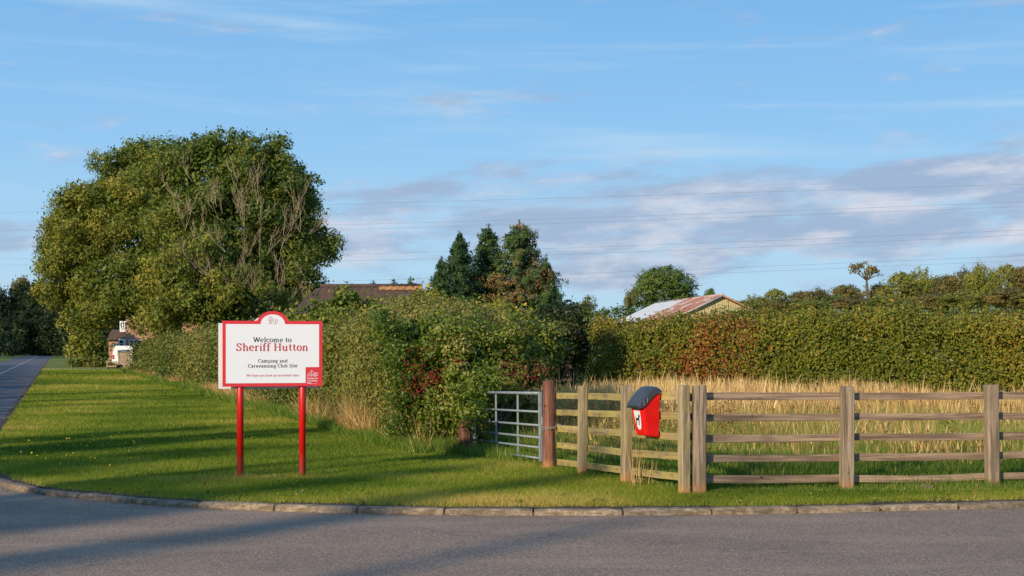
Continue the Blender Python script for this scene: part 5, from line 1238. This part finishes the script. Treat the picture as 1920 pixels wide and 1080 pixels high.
def sign():
    # board stands on two red posts, turned a little to the right
    A = Vector((-3.472, 18.17, LZ)); B = Vector((-2.705, 18.36, LZ)); rz = math.atan2(B.y-A.y, B.x-A.x)
    ctr = (A+B)/2; root = empty('welcome_sign', (ctr.x, ctr.y, LZ), rz, label='red and white campsite welcome sign standing on two red posts', cat='sign')
    hs = (B-A).length/2
    for s in (-1, 1):
        mb = MB(); mb.tube([(0, 0, -.08), (0, 0, 1.98)], .043, 20); mb.build('post', M['post_red'], root, (s*hs, 0, 0))
    W, z0, z1 = .632, 1.172, 2.010; cx = .012
    def outline(w, a, b, r, rz_, cxx, flare=0):
        pts = [(cxx-w, a), (cxx+w, a), (cxx+w, b), (cxx+r+flare, b)]
        pts += [(cxx+r*math.cos(R(t)), b-.02+rz_*math.sin(R(t))) for t in np.linspace(12, 168, 22)]
        pts += [(cxx-r-flare, b), (cxx-w, b)]; return pts
    # front panel: red sheet, white sheet on it
    mb = MB(); mb.prism(outline(W, z0, z1, .195, .145, cx, .02), 1, -.062, -.047); mb.build('panel', M['sign_red'], root)
    inner = [(cx-W+.042, z0+.042), (cx+W-.215, z0+.042), (cx+W-.215, z0+.245), (cx+W-.042, z0+.245), (cx+W-.042, z1-.042), (cx+.155, z1-.042)]
    inner += [(cx+.152*math.cos(R(t)), z1-.035+.118*math.sin(R(t))) for t in np.linspace(8, 172, 22)]; inner += [(cx-.155, z1-.042), (cx-W+.042, z1-.042)]
    mb = MB(); mb.prism(inner, 1, -.0645, -.0615); face = mb.build('face', M['sign_white'], root)
    # rear panel of the double sided sign
    mb = MB(); mb.prism([(-x, z) for x, z in outline(W, z0-.03, z1-.03, .195, .125, .035, .02)][::-1], 1, .050, .062); mb.build('back_panel', M['sign_white'], root)
    for z in (z0+.12, z1-.14):
        mb = MB(); mb.box((0, -.042, z), (1.15, .012, .04)); mb.build('fixing_rail', M['galv'], root)
    for s in (-.28, .28):
        mb = MB(); mb.box((cx+s, 0, z1-.035), (.10, .085, .05), bevel=.004); mb.build('top_bracket', M['sign_red'], root)
    def line(txt, width, cxl, z, mat, nm, thick=.115, thin=.05, lift=-.0662):
        V, F, w = text_mesh(txt, 1, thick, thin); s = width/w; mb = MB(); mb.add([(v[0]*s, v[1]*min(1, s*8), v[2]*s) for v in V], F)
        me = bpy.data.meshes.new(nm); me.from_pydata(mb.v, [], mb.f); me.materials.append(mat); return link(nm, me, None, face, (cxl, lift, z))
    # photograph scale: board spans x 422..604 at 1920 px
    line('Welcome to', .485, cx-.005, 1.738, M['ink'], 'lettering', .13, .055)
    line('Sheriff Hutton', .915, cx-.005, 1.628, M['inkred'], 'lettering', .14, .06)
    line('Camping and', .375, cx+.0, 1.478, M['ink'], 'lettering', .14, .065)
    line('Caravanning Club Site', .63, cx, 1.415, M['ink'], 'lettering', .14, .065)
    line('We hope you have an incredible time', .67, cx, 1.300, M['inkred'], 'lettering', .12, .065)
    # tree emblem in the arch
    def strokes(lst, w, mat, nm, par, lift=-.0662):
        mb = MB(); k = 0
        for st in lst:
            V = []; n = len(st); k += 1
            for i, p in enumerate(st):
                a = st[max(i-1, 0)]; b = st[min(i+1, n-1)]; dx, dy = b[0]-a[0], b[1]-a[1]; l = math.hypot(dx, dy) or 1
                V += [(p[0]-dy/l*w, lift-.0001*k, p[1]+dx/l*w), (p[0]+dy/l*w, lift-.0001*k, p[1]-dx/l*w)]
            mb.add(V, [(2*i, 2*i+1, 2*i+3, 2*i+2) for i in range(n-1)])
        me = bpy.data.meshes.new(nm); me.from_pydata(mb.v, [], mb.f); me.materials.append(mat); return link(nm, me, None, par)
    ex, ez = cx, z1-.036
    em = [[(ex-.06, ez), (ex+.06, ez)], [(ex-.03, ez), (ex-.03, ez+.085)], arc(ex-.03, ez+.052, .024, .042, -80, 260, 16), [(ex-.03, ez+.035), (ex-.014, ez+.052)], [(ex-.03, ez+.03), (ex-.046, ez+.046)], [(ex-.03, ez+.055), (ex-.018, ez+.07)],
          [(ex+.033, ez), (ex+.033, ez+.05)], [(ex+.022, ez+.02), (ex+.012, ez+.024), (ex+.008, ez+.04), (ex+.015, ez+.055), (ex+.033, ez+.066), (ex+.052, ez+.055), (ex+.060, ez+.038), (ex+.055, ez+.022), (ex+.043, ez+.02)], [(ex+.033, ez+.03), (ex+.045, ez+.04)]]
    strokes(em, .0016, M['inkred'], 'tree_emblem', face)
    # club badge in the red corner
    bx, bz = cx+W-.128, z0+.155; bl = -.0630
    bd = [[(bx-.068, bz-.03), (bx-.04, bz+.028), (bx-.012, bz-.03)], [(bx-.052, bz-.03), (bx-.04, bz-.002), (bx-.028, bz-.03)], [(bx-.015, bz-.03), (bx-.015, bz+.05)], [(bx-.015, bz+.05), (bx+.018, bz+.035), (bx-.015, bz+.02)], [(bx-.008, bz-.03), (bx+.005, bz-.005), (bx+.018, bz+.0)],
          [(bx+.010, bz-.02), (bx+.012, bz+.012), (bx+.06, bz+.018), (bx+.07, bz+.005), (bx+.07, bz-.02), (bx+.010, bz-.02)], [(bx+.024, bz-.004), (bx+.055, bz-.004), (bx+.055, bz+.009), (bx+.024, bz+.009), (bx+.024, bz-.004)], arc(bx+.035, bz-.024, .009, .009, 0, 360, 10)]
    strokes(bd, .0022, M['sign_white'], 'badge_emblem', root, bl)
    for i, t in enumerate(('Camping and', 'Caravanning', 'Club')):
        V, F, w = text_mesh(t, 1, .15, .09); s = .030; mb = MB(); V = [((v[0]+w/2)*s, v[1], v[2]*s*1.05) for v in V]
        me = bpy.data.meshes.new('badge_lettering'); me.from_pydata(V, [], F); me.materials.append(M['sign_white'])
        o = link('badge_lettering', me, None, root, (bx-.068, bl, bz-.062-.031*i)); o.scale = (.70 if i < 2 else .8, 1, .85)
    strokes([[(bx-.02, bz-.124), (bx+.062, bz-.124)]], .0012, M['sign_white'], 'badge_underline', root, bl)
sign()

# ---------------------------------------------------------------- overhead wires
def wire(p0, p1, p2, label):
    """three sightings of one wire, each at the wire's own distance, joined by the sagging curve between them"""
    def Zat(x): return 420-160*(x/1920)
    P = []
    for (x, y) in (p0, p1, p2): Z = Zat(x); X = (x-960)*Z/F50; P.append((X, Z, 1.78+(650-y)*Z/F50))
    q = np.polyfit([p[0] for p in P], [p[2] for p in P], 2); a = (P[2][1]-P[0][1])/(P[2][0]-P[0][0]); X = np.linspace(P[0][0]-35, P[2][0]+35, 48)
    mb = MB(); mb.tube([(x, P[0][1]+a*(x-P[0][0]), float(np.polyval(q, x))) for x in X], .022, 4); tag(mb.build('power_line', M['wire']), label, 'power line', 'overhead power lines crossing the sky')
wire((0, 399), (960, 389), (1920, 345), 'topmost single power line crossing the whole sky')
wire((0, 432), (640, 432), (1920, 378), 'upper wire of the high pair of power lines')
wire((0, 444), (640, 441), (1920, 387), 'lower wire of the high pair of power lines')
wire((0, 485), (700, 484), (1920, 431), 'upper wire of the middle pair of power lines')
wire((0, 497), (700, 496), (1920, 440), 'lower wire of the middle pair of power lines')
wire((0, 541), (1055, 521), (1920, 479), 'upper wire of the lowest pair of power lines, near the treetops')
wire((0, 550), (1060, 530), (1920, 488), 'lowest of all the power lines, just over the far wood')

# ---------------------------------------------------------------- small things on the grass
def flowers():
    n = 90; x = rng.uniform(20, 260, n); y = rng.uniform(812, 880, n); Y = F50*1.68/(y-650); X = (x-960)*Y/F50; k = X > road_edge(Y)+.3; X, Y = X[k], Y[k]
    P = np.stack([X, Y, np.full(len(X), LZ+.06)], 1); V, F = leaf_quads(P, np.full(len(P), .03), .9); tag(link('yellow_flowers', np_mesh('yellow_flowers', V, F), M['yellow']), 'tiny yellow flowers scattered in the grass at the left', 'flowers', kind='stuff')
flowers()
def lawn_weeds():
    n = 260; X = rng.uniform(-8, 5, n); Y = 15.1+rng.uniform(0, 1, n)**1.6*22; k = in_lawn(X, Y); X, Y = X[k], Y[k]; lv = Leaves()
    for x, y in zip(X, Y):
        m = rng.integers(7, 16); lv.add(np.stack([x+rng.normal(0, .045, m), y+rng.normal(0, .045, m), LZ+rng.uniform(.02, .055, m)], 1), rng.uniform(.3, .8), .045, np.tile([0, 0, 1.], (m, 1)))
    kx, ky_ = kerb_at(6.2, .0); m = 60; lv.add(np.stack([kx+rng.normal(0, .08, m), ky_-.04+rng.normal(0, .03, m), .05+rng.uniform(0, .05, m)], 1), .3, .035)
    tag(link('lawn_weeds', lv.mesh('lawn_weeds', .5), M['elder']), 'low broad leafed weeds dotted through the mown verge', 'weeds', kind='stuff')
lawn_weeds()
def patch(name, label, x, y, rx, ry, seed):
    Y = F50*1.68/(y-650); X = (x-960)*Y/F50; g = np.random.default_rng(seed); n = 22; V = [(X, Y, LZ+.006)]
    for k in range(n):
        a = 6.283*k/n; r = 1+.25*math.sin(a*3+seed)+g.normal(0, .1); V.append((X+math.cos(a)*rx*r, Y+math.sin(a)*ry*r, LZ+.005))
    mb = MB(); mb.add(V, [(0, k+1, (k+1) % n+1) for k in range(n)]); o = mb.build(name, M['soil']); o['kind'] = 'structure'
patch('bare_patch', '', 1235, 932, .28, .07, 2); patch('bare_patch', '', 175, 806, .35, .25, 3)
mb = MB(); bm = bmesh.new(); bmesh.ops.create_icosphere(bm, subdivisions=2, radius=1)
for v in bm.verts: v.co *= 1+.18*math.sin(v.co.x*5+v.co.z*4)+.1*math.sin(v.co.y*7)
me = bpy.data.meshes.new('stone'); bm.to_mesh(me); bm.free(); me.materials.append(M['kerb']); o = link('stone', me, None, None, (4.85, 16.6, LZ+.03)); o.scale = (.09, .06, .05)
tag(o, 'pale stone lying under the sagging bottom rail', 'stone')
def road_litter():
    n = 700; d_ = rng.uniform(.5, KD[-1]-1, n); off = -np.abs(rng.normal(0, .10, n))-.01; x, y = kerb_at(d_, off); P = np.stack([x, y, np.full(n, .047)], 1)
    V, F = leaf_quads(P, rng.uniform(.012, .035, n), .7, None, 0, np.tile([0, 0, 1.], (n, 1)), 4); tag(link('kerb_debris', np_mesh('kerb_debris', V, F, rng.uniform(.2, 1, n)), M['weed']), 'grit and leaf scraps gathered along the foot of the kerb', 'debris', kind='stuff')
    n = 90; X = rng.uniform(-6, 7, n); Y = rng.uniform(7, 14, n); P = np.stack([X, Y, np.full(n, .047)], 1)
    V, F = leaf_quads(P, rng.uniform(.012, .03, n), .7, None, 0, np.tile([0, 0, 1.], (n, 1)), 4); tag(link('road_grit', np_mesh('road_grit', V, F, rng.uniform(.5, 1, n)), M['straw']), 'scattered pale grit and leaf scraps on the tarmac', 'debris', kind='stuff')
road_litter()
def litter():
    """fallen leaves on lawn and kerb edge"""
    n = 170; X = rng.uniform(-6, 6, n); Y = kerb_y(X)+rng.uniform(-.5, 3, n)**1.0; k = (Y > kerb_y(X)+.02) & ((X < 1.6) | (Y < kerb_y(X)+1)); X, Y = X[k], Y[k]
    P = np.stack([X, Y, np.full(len(X), LZ+.045)], 1); V, F = leaf_quads(P, np.full(len(P), .035), .7); t = rng.uniform(.3, 1, len(P))
    tag(link('fallen_leaves', np_mesh('fallen_leaves', V, F, t), M['weed']), 'brown fallen leaves scattered over the verge', 'leaves', kind='stuff')
litter()
